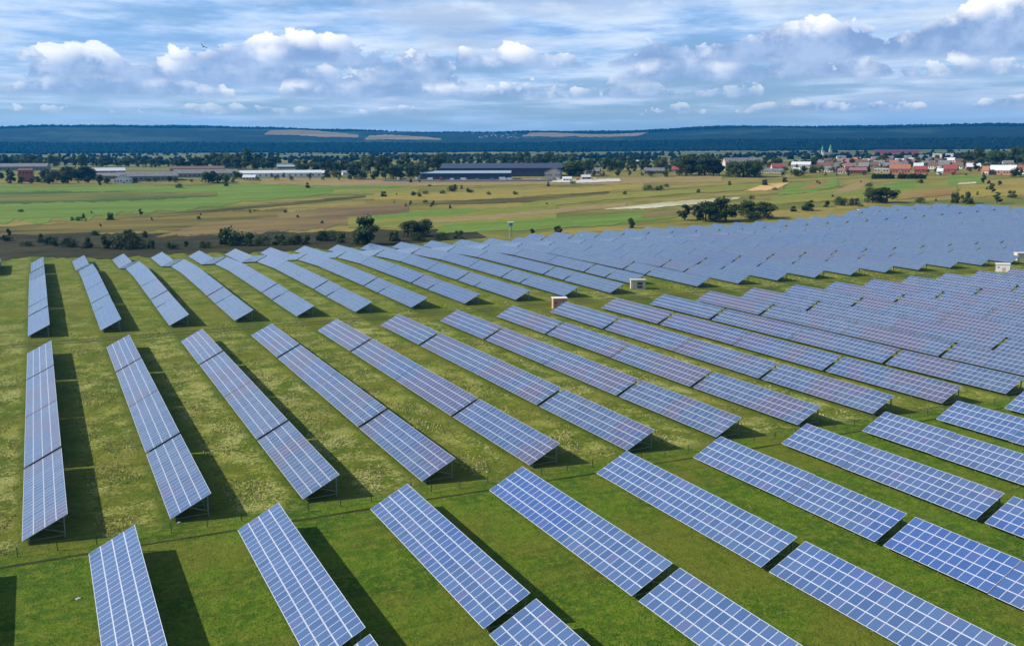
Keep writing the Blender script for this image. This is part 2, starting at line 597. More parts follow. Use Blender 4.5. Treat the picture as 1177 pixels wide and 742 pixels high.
WORDS = ['zeroth', 'first', 'second', 'third', 'fourth', 'fifth', 'sixth', 'seventh', 'eighth', 'ninth', 'tenth', 'eleventh', 'twelfth', 'thirteenth',
         'fourteenth', 'fifteenth', 'sixteenth', 'seventeenth', 'eighteenth', 'nineteenth', 'twentieth']
TENS = {20: 'twenty', 30: 'thirty', 40: 'forty', 50: 'fifty', 60: 'sixty', 70: 'seventy', 80: 'eighty', 90: 'ninety'}
TENTH = {20: 'twentieth', 30: 'thirtieth', 40: 'fortieth', 50: 'fiftieth', 60: 'sixtieth', 70: 'seventieth', 80: 'eightieth', 90: 'ninetieth'}


def nth(n):
    if n <= 20: return WORDS[n]
    if n >= 100:
        return 'hundredth' if n == 100 else 'hundred-and-' + nth(n - 100)
    t = n // 10 * 10
    return TENTH[t] if n == t else TENS[t] + '-' + WORDS[n - t]


# ------------------------------------------------------------------ ground, fields, path
g = bpy.data.meshes.new('ground')
nx, ny = len(XS), len(YS)
g.from_pydata([(XS[i], YS[j], ZG[i][j]) for i in range(nx) for j in range(ny)], [],
              [(i * ny + j, (i + 1) * ny + j, (i + 1) * ny + j + 1, i * ny + j + 1) for i in range(nx - 1) for j in range(ny - 1)])
g.materials.append(M_GROUND)
g.polygons.foreach_set('use_smooth', [True] * len(g.polygons))
tag(link('ground', g), kind='structure')

FIELD_N = [0]


def sheet(name, lower, upper, m, lift=0.18, nu=110, nv=16, jit=1.0):
    """a patch of land between two polylines, draped over the ground"""
    FIELD_N[0] += 1
    lift = lift + 0.008 * FIELD_N[0]
    lo = [at(*p) if len(p) == 2 else Vector(p) for p in lower]
    up = [at(*p) if len(p) == 2 else Vector(p) for p in upper]

    def pl(P, u):
        s = u * (len(P) - 1)
        i = min(int(s), len(P) - 2)
        return P[i].lerp(P[i + 1], s - i)
    V, F = [], []
    width = sum((pl(lo, k / 8) - pl(up, k / 8)).length for k in range(9)) / 9
    rs = random.Random(FIELD_N[0])
    ph = rs.random() * 10
    for i in range(nu + 1):
        a, b = pl(lo, i / nu), pl(up, i / nu)
        e0 = (rs.uniform(-1, 1) + math.sin(i * 0.63 + ph * 2) + math.sin(i * 0.21 + ph)) * 0.035 * jit
        e1 = (rs.uniform(-1, 1) + math.sin(i * 0.57 + ph) + math.sin(i * 0.19 + ph * 3)) * 0.035 * jit
        for j in range(nv + 1):
            t = -e0 + (1 + e0 + e1) * j / nv
            p = a.lerp(b, t)
            V.append((p.x, p.y, G(p.x, p.y) + lift))
    for i in range(nu):
        for j in range(nv):
            k = i * (nv + 1) + j
            F.append((k, k + nv + 1, k + nv + 2, k + 1))
    me = bpy.data.meshes.new(name)
    me.from_pydata(V, [], F)
    me.materials.append(m)
    me.polygons.foreach_set('use_smooth', [True] * len(F))
    return tag(link(name, me), kind='structure')


F_GREEN = field_material('green_crop', (0.095, 0.175, 0.022), (0.160, 0.230, 0.038), 0.004, 0.03, fleck=(0.105, 0.140, 0.024))
F_DARKGREEN = field_material('dark_crop', (0.040, 0.085, 0.018), (0.065, 0.115, 0.022), 0.004, 0.03)
F_LIME = field_material('lime_meadow', (0.135, 0.175, 0.026), (0.215, 0.215, 0.042), 0.006, 0.03)
F_BROWN = field_material('ploughed_brown', (0.120, 0.082, 0.045), (0.165, 0.115, 0.060), 0.005, 0.04)
F_TAN = field_material('tan_stubble', (0.230, 0.175, 0.075), (0.290, 0.220, 0.095), 0.006, 0.03)
F_OCHRE = field_material('ochre_meadow', (0.220, 0.190, 0.034), (0.300, 0.240, 0.055), 0.006, 0.02)
F_PALE = field_material('pale_straw', (0.42, 0.41, 0.28), (0.55, 0.52, 0.38), 0.01, 0.05)
F_ORANGE = field_material('orange_stubble', (0.52, 0.33, 0.13), (0.60, 0.40, 0.18), 0.02, 0.02)
F_RUST = field_material('rusty_meadow', (0.24, 0.13, 0.05), (0.22, 0.17, 0.06), 0.02, 0.03)
F_DARK = field_material('dark_ground', (0.020, 0.023, 0.007), (0.055, 0.045, 0.015), 0.02, 0.05, fleck=(0.010, 0.016, 0.004))
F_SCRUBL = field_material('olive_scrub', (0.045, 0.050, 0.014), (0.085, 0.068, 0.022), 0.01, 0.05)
F_HILL = field_material('hill_stubble', (0.20, 0.155, 0.085), (0.30, 0.23, 0.13), 0.002, 0.006, fleck=(0.09, 0.09, 0.05))
F_HILLG = field_material('hill_meadow', (0.08, 0.12, 0.05), (0.14, 0.17, 0.07), 0.001, 0.004)

sheet('field', [(-40, 298), (120, 296), (260, 291), (400, 285), (560, 273)], [(-40, 270), (120, 268), (260, 266), (400, 266), (540, 262)], F_DARK)  # dark olive-brown band of ground behind the rear panels
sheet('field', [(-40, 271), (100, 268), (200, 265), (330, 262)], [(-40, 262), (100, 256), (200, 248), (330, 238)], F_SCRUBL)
sheet('field', [(-40, 263), (80, 252), (160, 245), (260, 236), (360, 225), (470, 214)], [(-40, 214), (80, 213.5), (160, 213.5), (260, 213), (360, 211.5), (470, 209)], F_GREEN)
sheet('field', [(-40, 236), (60, 233), (150, 231), (250, 226)], [(-40, 221), (60, 220), (150, 220), (250, 221)], F_DARKGREEN)
sheet('field', [(180, 272), (260, 270), (330, 266), (400, 258), (470, 250)], [(230, 258), (290, 250), (340, 242), (400, 236), (470, 231)], F_BROWN)
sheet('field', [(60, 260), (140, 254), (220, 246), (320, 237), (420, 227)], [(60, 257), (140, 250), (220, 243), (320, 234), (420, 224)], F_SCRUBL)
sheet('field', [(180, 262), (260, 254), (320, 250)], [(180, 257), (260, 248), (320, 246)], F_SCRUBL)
sheet('field', [(400, 262), (480, 262), (560, 262), (640, 257)], [(400, 250), (480, 246), (560, 240), (640, 234)], F_LIME)
sheet('field', [(415, 254), (460, 251), (505, 249), (540, 245)], [(430, 248), (470, 244), (510, 241), (545, 239)], F_GREEN)
sheet('field', [(500, 268), (600, 265), (700, 259), (780, 250)], [(510, 258), (600, 254), (700, 247), (780, 241)], F_GREEN)
sheet('field', [(470, 257), (540, 254), (620, 247), (720, 238)], [(480, 252), (540, 249), (620, 242), (720, 233)], F_TAN)
sheet('field', [(420, 235), (520, 235), (620, 232), (700, 226)], [(420, 230), (520, 229), (620, 226), (700, 220)], F_SCRUBL)
sheet('field', [(430, 230), (540, 230), (640, 224), (740, 217)], [(430, 223), (540, 221), (640, 216), (740, 211)], F_OCHRE)
sheet('field', [(380, 224), (430, 223), (480, 222)], [(385, 218), (430, 217), (482, 217)], F_LIME)
sheet('field', [(300, 212), (420, 214), (560, 213), (700, 212), (830, 209)], [(300, 205.5), (420, 205.5), (560, 205.5), (700, 204), (830, 202)], F_TAN)
sheet('field', [(600, 240), (700, 230), (800, 222), (900, 217)], [(600, 233), (700, 223), (800, 216), (900, 209)], F_LIME)
sheet('field', [(690, 241), (740, 240), (800, 235), (848, 229)], [(735, 236), (770, 232), (810, 229), (852, 226.5)], F_PALE)
sheet('field', [(735, 251), (775, 248), (800, 244)], [(745, 244), (775, 242), (800, 240)], F_BROWN)
sheet('field', [(880, 236), (950, 231), (1020, 227), (1100, 222)], [(890, 226), (950, 219), (1020, 213), (1100, 207)], F_LIME)
sheet('field', [(855, 220), (880, 219.5), (893, 217)], [(878, 212), (895, 210.5), (908, 210)], F_ORANGE)
sheet('field', [(893, 225), (935, 221), (965, 214)], [(905, 213), (935, 209), (962, 205)], F_GREEN)
sheet('field', [(918, 218), (932, 217), (945, 214)], [(932, 211), (945, 208.5), (955, 208)], F_RUST)
sheet('field', [(955, 224), (975, 221), (992, 216)], [(972, 214), (985, 210), (1003, 208)], F_TAN)
sheet('field', [(985, 228), (1020, 222), (1050, 216)], [(1005, 216), (1030, 210), (1055, 206)], F_GREEN)
sheet('field', [(1030, 230), (1060, 227), (1095, 224)], [(1040, 221), (1070, 218), (1095, 215)], F_RUST)
sheet('field', [(1090, 213), (1110, 212), (1130, 211)], [(1090, 203), (1110, 202.5), (1130, 202)], F_GREEN)
sheet('field', [(1100, 228), (1140, 226), (1200, 225)], [(1105, 216), (1140, 213), (1200, 209)], F_OCHRE)
sheet('field', [(1100, 212.5), (1112, 212), (1122, 211)], [(1103, 210), (1113, 209.5), (1122, 209)], F_PALE)
for lo_, up_, mm in (([(302, 155), (340, 155.5), (375, 158), (412, 158.5)], [(312, 150), (345, 149.5), (380, 152), (412, 155)], F_HILL),
                     ([(418, 161), (450, 160.5), (480, 161), (508, 161)], [(424, 156), (450, 155), (480, 157), (506, 159.5)], F_HILL),
                     ([(600, 157), (630, 157.5), (660, 157), (690, 158), (722, 157)], [(608, 153.5), (635, 152.5), (662, 153), (700, 154), (748, 152)], F_HILL),
                     ([(1100, 166), (1120, 165), (1150, 164.5)], [(1103, 163), (1125, 162), (1150, 162)], F_HILLG),
                     ([(975, 163), (1010, 164), (1050, 163)], [(985, 160), (1010, 159.5), (1050, 160)], F_HILLG)):
    sheet('hill_field', lo_, up_, mm, lift=2.0)

# worn strip between the blocks and the narrow trench along the wire fence
M_TRACK = field_material('worn_track', (0.060, 0.058, 0.018), (0.105, 0.085, 0.030), 0.05, 0.6, fleck=(0.03, 0.045, 0.01))
M_DITCH = field_material('ditch_earth', (0.020, 0.026, 0.008), (0.045, 0.045, 0.014), 0.3, 0.6, fleck=(0.06, 0.09, 0.015))


def strip(name, x0, x1, ypc, half, m, n=160, wobble=0.3):
    V, F = [], []
    for i in range(n + 1):
        x = x0 + (x1 - x0) * i / n
        yc = ypc - SK * x + wobble * (math.sin(x / 23.0) + 0.5 * math.sin(x / 7.1 + 1))
        hw = half * (1 + 0.35 * math.sin(x / 5.3) * math.sin(x / 2.9))
        for k in range(4):
            y = yc - hw + 2 * hw * k / 3
            V.append((x, y, G(x, y) + 0.02 + (0.01 if half < 0.5 else 0)))
    for i in range(n):
        for k in range(3):
            a = i * 4 + k
            F.append((a, a + 4, a + 5, a + 1))
    me = bpy.data.meshes.new(name)
    me.from_pydata(V, [], F)
    me.materials.append(m)
    return tag(link(name, me), kind='structure')


strip('path', -30, 480, 293.2, 0.75, M_TRACK)
strip('path', -30, 480, 289.4, 0.35, M_DITCH, wobble=0.2)
strip('ditch', -30, 300, 133.2, 0.30, M_DITCH, 200, 0.12)

# ------------------------------------------------------------------ solar tables
X0, P, XC = -5.849, 19.374, 8.052
WD, DZ = 5.98, 3.022                       # plan depth and rise of a table's slope
TILT = math.atan2(DZ, WD)
SLOPE = math.hypot(WD, DZ)
CT, ST = math.cos(TILT), math.sin(TILT)
LOW = 0.62                                 # lower edge above the ground


def sl_pt(s, y, n=0.0):
    """point s metres up the slope, y along the row, n above the glass"""
    return Vector((s * CT - n * ST, y, s * ST + n * CT))


NT_ = 4
MH = SLOPE / NT_


def add_module(mb, s0, s1, y0, y1, n=0.0, tint=0.0, off=(0, 0)):
    fs, fy, th = 0.055, 0.036, 0.045
    fm = 0.0
    q = lambda s, y, nn: sl_pt(s, y, nn + n)
    # frame top ring
    a = [(s0, y0), (s1, y0), (s1, y1), (s0, y1)]
    b = [(s0 + fs, y0 + fy), (s1 - fs, y0 + fy), (s1 - fs, y1 - fy), (s0 + fs, y1 - fy)]
    for i in range(4):
        j = (i + 1) % 4
        mb.face([q(*a[i], th), q(*a[j], th), q(*b[j], th), q(*b[i], th)], 0)
        mb.face([q(*a[i], 0), q(*a[j], 0), q(*a[j], th), q(*a[i], th)], 0)
    mb.face([q(*p, th - 0.006) for p in b], 1, max(0.001, tint))
    mb.face([q(*p, 0) for p in reversed(a)], 2)


_single = {}


def single_module(k):
    if k not in _single:
        mb = MB()
        add_module(mb, 0.012, MH - 0.012, 0.012, MW - 0.012, tint=0.5)
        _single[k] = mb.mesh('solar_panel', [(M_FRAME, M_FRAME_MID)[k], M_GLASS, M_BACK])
    return _single[k]


MW = 40.3 / 28


def array_mesh(L, notch=False, seed=0, fm=None):
    mb = MB()
    n = max(1, round(L / MW))
    w_ = L / n
    rs = random.Random(seed * 31 + n)
    for i in range(n):
        for k in range(NT_):
            y0, y1 = i * w_ + 0.012, (i + 1) * w_ - 0.012
            if notch and i == 0 and k >= 2: y0 -= 0.62      # the two upper tiers run on over the joint
            add_module(mb, k * MH + 0.012, (k + 1) * MH - 0.012, y0, y1, rs.uniform(-0.004, 0.004), rs.random())
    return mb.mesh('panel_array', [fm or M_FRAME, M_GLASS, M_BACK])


def add_support(mb, y):
    """one triangular frame under the table at y along the row"""
    f0, r0 = 0.75, WD - 0.55
    top = lambda x: x * math.tan(TILT) - 0.16
    mb.bar((f0, y, -LOW - 0.5), (f0, y, top(f0)), 0.075)
    mb.bar((r0, y, -LOW - 0.5), (r0, y, top(r0)), 0.09)
    mb.bar((0.25, y, top(0.25)), (WD - 0.15, y, top(WD - 0.15)), 0.05)
    mb.bar((f0 + 0.07, y, -0.22), (r0 - 0.07, y, -0.12), 0.04)
    mb.bar((r0 - 0.08, y, 0.30), (WD * 0.47, y, top(WD * 0.47) - 0.06), 0.04)


def add_purlin(mb, s, L):
    a, b = sl_pt(s, 0.05, -0.06), sl_pt(s, L - 0.05, -0.06)
    mb.bar(a, b, 0.045)


_sup = MB(); add_support(_sup, 0.0)
SUP_MESH = _sup.mesh('support_frame', M_STEEL)
_arr, _frames, _pur = {}, {}, {}


def arr(L, notch, v, fm):
    k = (round(L, 1), notch, v, fm.name)
    if k not in _arr: _arr[k] = array_mesh(L, notch, v, fm)
    return _arr[k]


def frames(L):
    k = round(L, 1)
    if k not in _frames:
        mb = MB()
        n = max(2, round(L / 4.2))
        for i in range(n + 1): add_support(mb, 0.35 + (L - 0.7) * i / n)
        for s in (0.9, 3.3, 5.6): add_purlin(mb, s, L)
        _frames[k] = mb.mesh('support_frames', M_STEEL)
    return _frames[k]


def purlin(L, s):
    k = (round(L, 1), s)
    if k not in _pur:
        mb = MB(); add_purlin(mb, s, L)
        _pur[k] = mb.mesh('purlin', M_STEEL)
    return _pur[k]


def table_matrix(x, y0, L, dz=0.0, roll=0.0):
    """base at the near end of the lower edge; pitched along the row to follow the ground"""
    za = G(x + 2.5, y0 + 0.3) + LOW
    zb = G(x + 2.5, y0 + L - 0.3) + LOW
    return Vector((x, y0, za + dz)), math.atan2(zb - za, L), roll


def near_table(x, y0, L, label, group, wave=0.0, rs=None):
    loc, pit, _ = table_matrix(x, y0, L)
    t = thing('solar_table', label, 'solar table', loc, 0, group)
    t.rotation_euler = (pit, rs.uniform(-0.006, 0.006), 0)
    n = round(L / MW)
    w_ = L / n
    cells = [(i, k) for i in range(n) for k in range(NT_)]      # nearest end first
    rest = MB()
    kink = rs.uniform(0.35, 0.65) * n
    for c, (i, k) in enumerate(cells):
        dn = rs.uniform(-0.004, 0.004)
        if wave: dn += wave * math.sin(i / n * 5.0 + 0.6) + (wave * 2.2 if i > kink else 0.0)
        if c < 100:
            o = link('solar_panel', single_module(1 if 'middle' in group else 0), t)
            p = sl_pt(k * MH, i * w_, dn)
            o.location = p
            o.scale = (1, w_ / MW, 1)
        else:
            add_module(rest, k * MH + 0.012, (k + 1) * MH - 0.012, i * w_ + 0.012, (i + 1) * w_ - 0.012, dn, rs.random())
    if rest.f:
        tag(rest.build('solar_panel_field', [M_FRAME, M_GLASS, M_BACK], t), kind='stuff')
    m = max(2, round(L / 4.2))
    for i in range(m + 1):
        o = link('support_frame', SUP_MESH, t)
        o.location = (0, 0.35 + (L - 0.7) * i / m, 0)
    for s in (0.9, 3.3, 5.6): link('purlin', purlin(L, s), t)
    return t


def far_table(x, y0, L, label, group, notch, v, rs, dz=0.0):
    loc, pit, _ = table_matrix(x, y0, L, dz)
    t = thing('solar_table', label, 'solar table', loc, 0, group)
    t.rotation_euler = (pit, rs.uniform(-0.008, 0.008), 0)
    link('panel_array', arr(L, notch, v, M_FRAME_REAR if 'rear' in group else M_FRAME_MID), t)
    link('support_frames', frames(L), t)
    return t


def vis(p, pad=60):
    v = Vector(p) - Vector((0, 0, CAM_H))
    d = v.dot(FWD)
    if d < 5: return False
    px, py = 588.5 + FPX * v.dot(RGT) / d, 371 - FPX * v.dot(UPV) / d
    return -pad < px < 1177 + pad and py < 742 + pad


EDGE = [(0, 292), (300, 286), (450, 277.5), (520, 273), (600, 269), (640, 267), (690, 265), (725, 262), (780, 259.5), (836, 255.5), (889, 253), (950, 247), (985, 240), (1000, 236.5), (1090, 233), (1177, 237), (1300, 240)]


def over_edge(x, y):
    v = Vector((x, y, G(x - 3, y) + LOW + DZ)) - Vector((0, 0, CAM_H))
    d = v.dot(FWD)
    px, py = 588.5 + FPX * v.dot(RGT) / d, 371 - FPX * v.dot(UPV) / d
    return py < lerp_knots(EDGE, px) - 0.5


rs = random.Random(11)
specs = []     # (distance, kind, x, y0, L, label, group, notch)
# front block
for r in range(0, 11):
    x = X0 + XC + (r - 1) * P
    for c, (a, b) in enumerate([(91.1, 131.55), (49.2, 89.65)]):
        ya, yb = a - 0.881 * (r - 1), b - 0.881 * (r - 1)
        if r == 0 and c == 1: continue
        if r > 0 and not any(vis((x + u, yy, 2), 5) for u in (0, 6) for yy in (ya, (ya + yb) / 2, yb)): continue
        nm = ('the far' if c == 0 else 'the near') + ' table'
        lab = 'blue gridded solar table of the front block, %s row from the left, %s' % (nth(r), nm)
        if r == 0: lab = 'solar table outside the left edge whose shadow darkens the bottom left grass'
        specs.append((math.hypot(x, ya), 'C', x, ya, yb - ya, lab, 'solar tables of the front block', False))
# middle block: tables between these marks along the row
for r in range(1, 24):
    x = X0 + (r - 1) * P
    for c, (a, b) in enumerate([(140.1, 173.5), (174.6, 207.9), (208.2, 242.6), (243.9, 276.6)]):
        ya, yb = a - 0.862 * (r - 1), b - 0.862 * (r - 1)
        if not any(vis((x + u, yy, 2), 5) for u in (0, 6) for yy in (ya, (ya + yb) / 2, yb)): continue
        lab = 'solar table of the middle block, %s row from the left, %s table from the front' % (nth(r), nth(c + 1))
        specs.append((math.hypot(x, ya), 'A' if c == 0 else 'B', x, ya, yb - ya, lab, 'solar tables of the middle block', False))
# rear block, its rows run on over the crest and through the dip
for r in range(0, 56):
    x = X0 + (r - 1) * P
    segs = [(302.0, 336.9), (337.9, 353.8), (354.9, 387.8), (388.1, 421.0), (421.3, 457.6), (460.9, 497.0), (497.4, 545.0)]
    if r == 12: segs[0] = (318.0, 336.9)
    if r >= 16:
        segs = segs[:5] + [(460.2, 496.6), (497.0, 541.0), (543.0, 585.0), (586.5, 622.0), (623.5, 660.0), (661.0, 698.0)]
    cut = False
    for c, (a, b) in enumerate(segs):
        if cut: break
        ya, yb = a - 0.862 * (r - 1), b - 0.862 * (r - 1)
        if r >= 14 and c >= 5:             # the farm's far boundary
            while yb > ya + 6 and over_edge(x + WD, yb): yb -= 3.0; cut = True
            if cut and yb <= ya + 8: break
        if not any(vis((x + u, yy, 4), 4) for u in (0, 6) for yy in (ya, (ya + yb) / 2, yb)): continue
        lab = 'solar table of the rear block, %s row from the left, %s table from the front' % (nth(r + 1), nth(c + 1))
        specs.append((math.hypot(x, ya), 'D', x, ya, yb - ya, lab, 'solar tables of the rear block', c == 1))
specs.sort(key=lambda s: s[0])
print('tables', len(specs))
for i, (D, kind, x, ya, L, lab, grp, notch) in enumerate(specs[:300]):
    if kind in 'CA':
        wv = 0.0
        if kind == 'C' and x > 90: wv = 0.06
        near_table(x, ya, L, lab, grp, wv, rs)
    else:
        far_table(x, ya, L, lab, grp, notch, i % 3, rs, rs.uniform(-0.06, 0.06))
if len(specs) > 300:
    big = MB()
    for D, kind, x, ya, L, lab, grp, notch in specs[300:]:
        loc, pit, _ = table_matrix(x, ya, L, rs.uniform(-0.1, 0.1))
        n = max(1, round(L / MW / 2))
        w_ = L / n
        R = Matrix.Rotation(pit, 3, 'X')
        sub = MB()
        for k in range(n):
            for q in range(NT_):
                a = [sl_pt(q * MH + 0.05, k * w_ + 0.05, 0.045), sl_pt((q + 1) * MH - 0.05, k * w_ + 0.05, 0.045), sl_pt((q + 1) * MH - 0.05, (k + 1) * w_ - 0.05, 0.045), sl_pt(q * MH + 0.05, (k + 1) * w_ - 0.05, 0.045)]
                sub.face(a, 1, rs.uniform(0.01, 1))
        c4 = [sl_pt(0, 0, 0.038), sl_pt(SLOPE, 0, 0.038), sl_pt(SLOPE, L, 0.038), sl_pt(0, L, 0.038)]
        sub.face(c4, 0)
        c5 = [sl_pt(0, 0, 0), sl_pt(0, L, 0), sl_pt(SLOPE, L, 0), sl_pt(SLOPE, 0, 0)]
        sub.face(c5, 2)
        for e in range(4):
            f = (e + 1) % 4
            lowc = [sl_pt(0, 0, 0), sl_pt(SLOPE, 0, 0), sl_pt(SLOPE, L, 0), sl_pt(0, L, 0)]
            sub.face([lowc[e], lowc[f], c4[f], c4[e]], 0)
        for q in range(5):
            yy = 0.4 + (L - 0.8) * q / 4
            sub.bar((0.75, yy, -LOW - 0.5), (0.75, yy, 0.2), 0.06, 3)
            sub.bar((WD - 0.6, yy, -LOW - 0.5), (WD - 0.6, yy, 2.5), 0.06, 3)
        base = len(big.v)
        for p in sub.v:
            q = R @ Vector(p) + loc
            big.v.append((q.x, q.y, q.z))
        big.f.extend([tuple(base + i for i in f) for f in sub.f])
        big.mi.extend(sub.mi); big.t.extend(sub.t)
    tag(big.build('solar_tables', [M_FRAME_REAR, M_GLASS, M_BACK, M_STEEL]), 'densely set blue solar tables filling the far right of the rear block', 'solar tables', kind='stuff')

# ------------------------------------------------------------------ wire fence between the front and middle blocks
M_POST = mat('fence_post', (0.045, 0.05, 0.04), 0.7, 0.2)
M_WIRE = mat('wire', (0.10, 0.11, 0.10), 0.5, 0.6)
fx0, fx1 = -26.0, 218.0
fen = thing('wire_fence', 'low wire fence on thin dark posts between front and middle blocks', 'fence', (0, 0, 0))
xs = []
x = fx0
while x < fx1:
    xs.append(x); x += 4.9
mp = MB(); mp.bar((0, 0, -0.2), (0, 0, 1.35), 0.05)
pm = mp.mesh('post', M_POST)
rs2 = random.Random(5)
tops = []
for x in xs:
    y = 136.2 - SK * x
    o = link('post', pm, fen, (x, y, G(x, y)))
    o.rotation_euler = (rs2.uniform(-0.04, 0.04), rs2.uniform(-0.04, 0.04), 0)
    tops.append(Vector((x, y, G(x, y))))
for h in (0.45, 0.85, 1.25):
    mw_ = MB()
    for a, b in zip(tops, tops[1:]): mw_.bar(a + Vector((0, 0, h)), b + Vector((0, 0, h)), 0.012)
    mw_.build('wire', M_WIRE, fen)

# ------------------------------------------------------------------ cabins on the service strip
M_WHITE = mat('white_paint', (0.72, 0.70, 0.66), 0.6, 0, 0.10)
M_BRICK = mat('red_brick', (0.36, 0.12, 0.08), 0.85, 0, 0.25, 6)
M_PINKB = mat('pink_brick', (0.50, 0.25, 0.18), 0.85, 0, 0.25, 5)
M_CREAM = mat('cream_render', (0.52, 0.47, 0.38), 0.8, 0, 0.12)
M_DARK = mat('dark_opening', (0.03, 0.032, 0.04), 0.4)
M_GREY = mat('grey_roof', (0.17, 0.165, 0.165), 0.7, 0, 0.25, 0.3)
M_TEAL = mat('teal_sheet', (0.36, 0.55, 0.55), 0.5, 0.1)


def cabin(px, py, lx, ly, h, rz, label, wallm, sidem, roofm, kind):
    q = at(px, py)
    c = thing('transformer_cabin', label, 'cabin', (q.x, q.y, q.z - 0.1), rz, 'transformer cabins')
    mb = MB(); mb.box((0, 0, 0.15), (lx + 0.3, ly + 0.3, 0.3)); mb.build('plinth', mat('concrete', (0.32, 0.31, 0.29)), c)
    mb = MB()
    t_ = 0.2
    mb.box((0, -ly / 2 + t_ / 2, 0.3 + h / 2), (lx, t_, h), m=0)
    mb.box((0, ly / 2 - t_ / 2, 0.3 + h / 2), (lx, t_, h), m=0)
    mb.box((-lx / 2 + t_ / 2, 0, 0.3 + h / 2), (t_, ly - 2 * t_, h), m=1)
    mb.box((lx / 2 - t_ / 2, 0, 0.3 + h / 2), (t_, ly - 2 * t_, h), m=1)
    mb.build('wall', [wallm, sidem], c)
    mb = MB(); mb.box((0, 0, 0.3 + h + 0.11), (lx + 0.4, ly + 0.4, 0.22)); mb.build('roof', roofm, c)
    if kind == 'louvre':
        for k in (0, 1):
            mb = MB()
            mb.box((lx * 0.12, -ly / 2 - 0.03, 0.95 + k * 1.35), (lx * 0.36, 0.06, 0.95), m=0)
            for j in range(5): mb.box((lx * 0.12, -ly / 2 - 0.085, 0.60 + k * 1.35 + j * 0.17), (lx * 0.36, 0.05, 0.03), m=1)
            mb.build('louvre', [M_DARK, M_STEEL], c)
        mb = MB(); mb.box((-lx * 0.3, -ly / 2 - 0.03, 1.35), (0.95, 0.06, 2.0)); d_ = mb.build('door', mat('grey_door', (0.42, 0.42, 0.40)), c)
        mb = MB(); mb.box((-lx * 0.3 + 0.35, -ly / 2 - 0.09, 1.3), (0.08, 0.05, 0.22)); mb.build('handle', M_DARK, d_)
    else:
        mb = MB(); mb.box((lx * 0.05, -ly / 2 - 0.03, 1.3), (1.3, 0.06, 1.9)); d_ = mb.build('door', mat('pink_door', (0.55, 0.38, 0.34)), c)
        mb = MB(); mb.box((lx * 0.05 + 0.5, -ly / 2 - 0.09, 1.3), (0.08, 0.05, 0.22)); mb.build('handle', M_DARK, d_)
        mb = MB(); mb.box((-lx * 0.33, -ly / 2 - 0.03, 2.2), (0.7, 0.06, 0.45)); mb.build('vent', M_DARK, c)
    return c


cabin(643, 354, 4.8, 3.4, 3.3, math.radians(-20), 'pink brick transformer cabin with white roof behind the middle block panels', M_PINKB, M_PINKB, mat('white_roof', (0.78, 0.68, 0.60), 0.5), 'door')
cabin(733, 331.5, 5.6, 3.2, 3.2, math.radians(-28), 'cream transformer cabin with two dark louvres on the grassy strip', M_CREAM, M_CREAM, M_CREAM, 'louvre')
cabin(1152, 312, 5.4, 5.0, 3.2, math.radians(-50), 'red and white transformer cabin with pale roof on the grassy strip', M_WHITE, M_BRICK, mat('white_roof', (0.8, 0.74, 0.68)), 'door')
cabin(1174, 299, 5.8, 3.6, 3.3, math.radians(-28), 'white transformer cabin cut by the right edge of the photo', M_CREAM, M_CREAM, mat('white_roof', (0.8, 0.74, 0.68)), 'door')

# lookout box on a pole
q = at(587, 274)
c = thing('lookout_box', 'pale teal box on a tall post at the farm edge', 'lookout', q, math.radians(-25))
k = mpp(q)
hh = 19 * k
mb = MB()
for sx in (-1, 1):
    for sy in (-1, 1): mb.bar((sx * 0.9, sy * 0.9, -0.3), (sx * 0.6, sy * 0.6, hh - 3.2), 0.10)
for e in range(3):
    z0, z1 = (hh - 3.2) * e / 3, (hh - 3.2) * (e + 1) / 3
    mb.bar((-0.85, -0.85, z0), (0.8, -0.8, z1), 0.05); mb.bar((-0.85, 0.85, z0), (0.8, 0.8, z1), 0.05)
mb.build('tower_legs', mat('grey_steel', (0.30, 0.36, 0.36), 0.5, 0.3), c)
mb = MB(); mb.box((0, 0, hh - 1.7), (3.2, 3.0, 2.6)); mb.build('box', M_TEAL, c)
mb = MB(); mb.box((0, 0, hh - 0.3), (4.0, 3.8, 0.22)); mb.build('roof', mat('pale_roof', (0.62, 0.72, 0.72)), c)
mb = MB(); mb.box((0.2, -1.53, hh - 1.5), (1.4, 0.06, 1.0)); mb.build('window', M_DARK, c)

# ------------------------------------------------------------------ buildings beyond the fields
ROOFS = {'grey': M_GREY, 'brown': mat('brown_tiles', (0.15, 0.085, 0.06), 0.8, 0, 0.25, 1), 'red': mat('red_tiles', (0.27, 0.065, 0.055), 0.7, 0, 0.2, 1),
         'orange': mat('orange_tiles', (0.36, 0.14, 0.08), 0.7, 0, 0.2, 1), 'white': mat('white_metal', (0.62, 0.64, 0.67), 0.4, 0, 0.06),
         'pink': mat('pink_tiles', (0.28, 0.13, 0.14), 0.7), 'blue': mat('blue_metal', (0.050, 0.065, 0.105), 0.45, 0.1), 'purple': mat('purple_metal', (0.13, 0.045, 0.07), 0.6),
         'lightblue': mat('light_blue_metal', (0.30, 0.38, 0.46), 0.4)}
WALLS = {'cream': M_CREAM, 'white': M_WHITE, 'brick': M_BRICK, 'pink': mat('pink_render', (0.58, 0.42, 0.36), 0.8), 'grey': mat('grey_render', (0.25, 0.24, 0.23), 0.8, 0, 0.2),
         'orange': mat('orange_render', (0.36, 0.18, 0.11), 0.8), 'blue': mat('blue_cladding', (0.028, 0.042, 0.085), 0.6), 'tan': mat('tan_render', (0.38, 0.31, 0.21), 0.8)}
M_PANE = mat('window_glass', (0.03, 0.04, 0.055), 0.15)


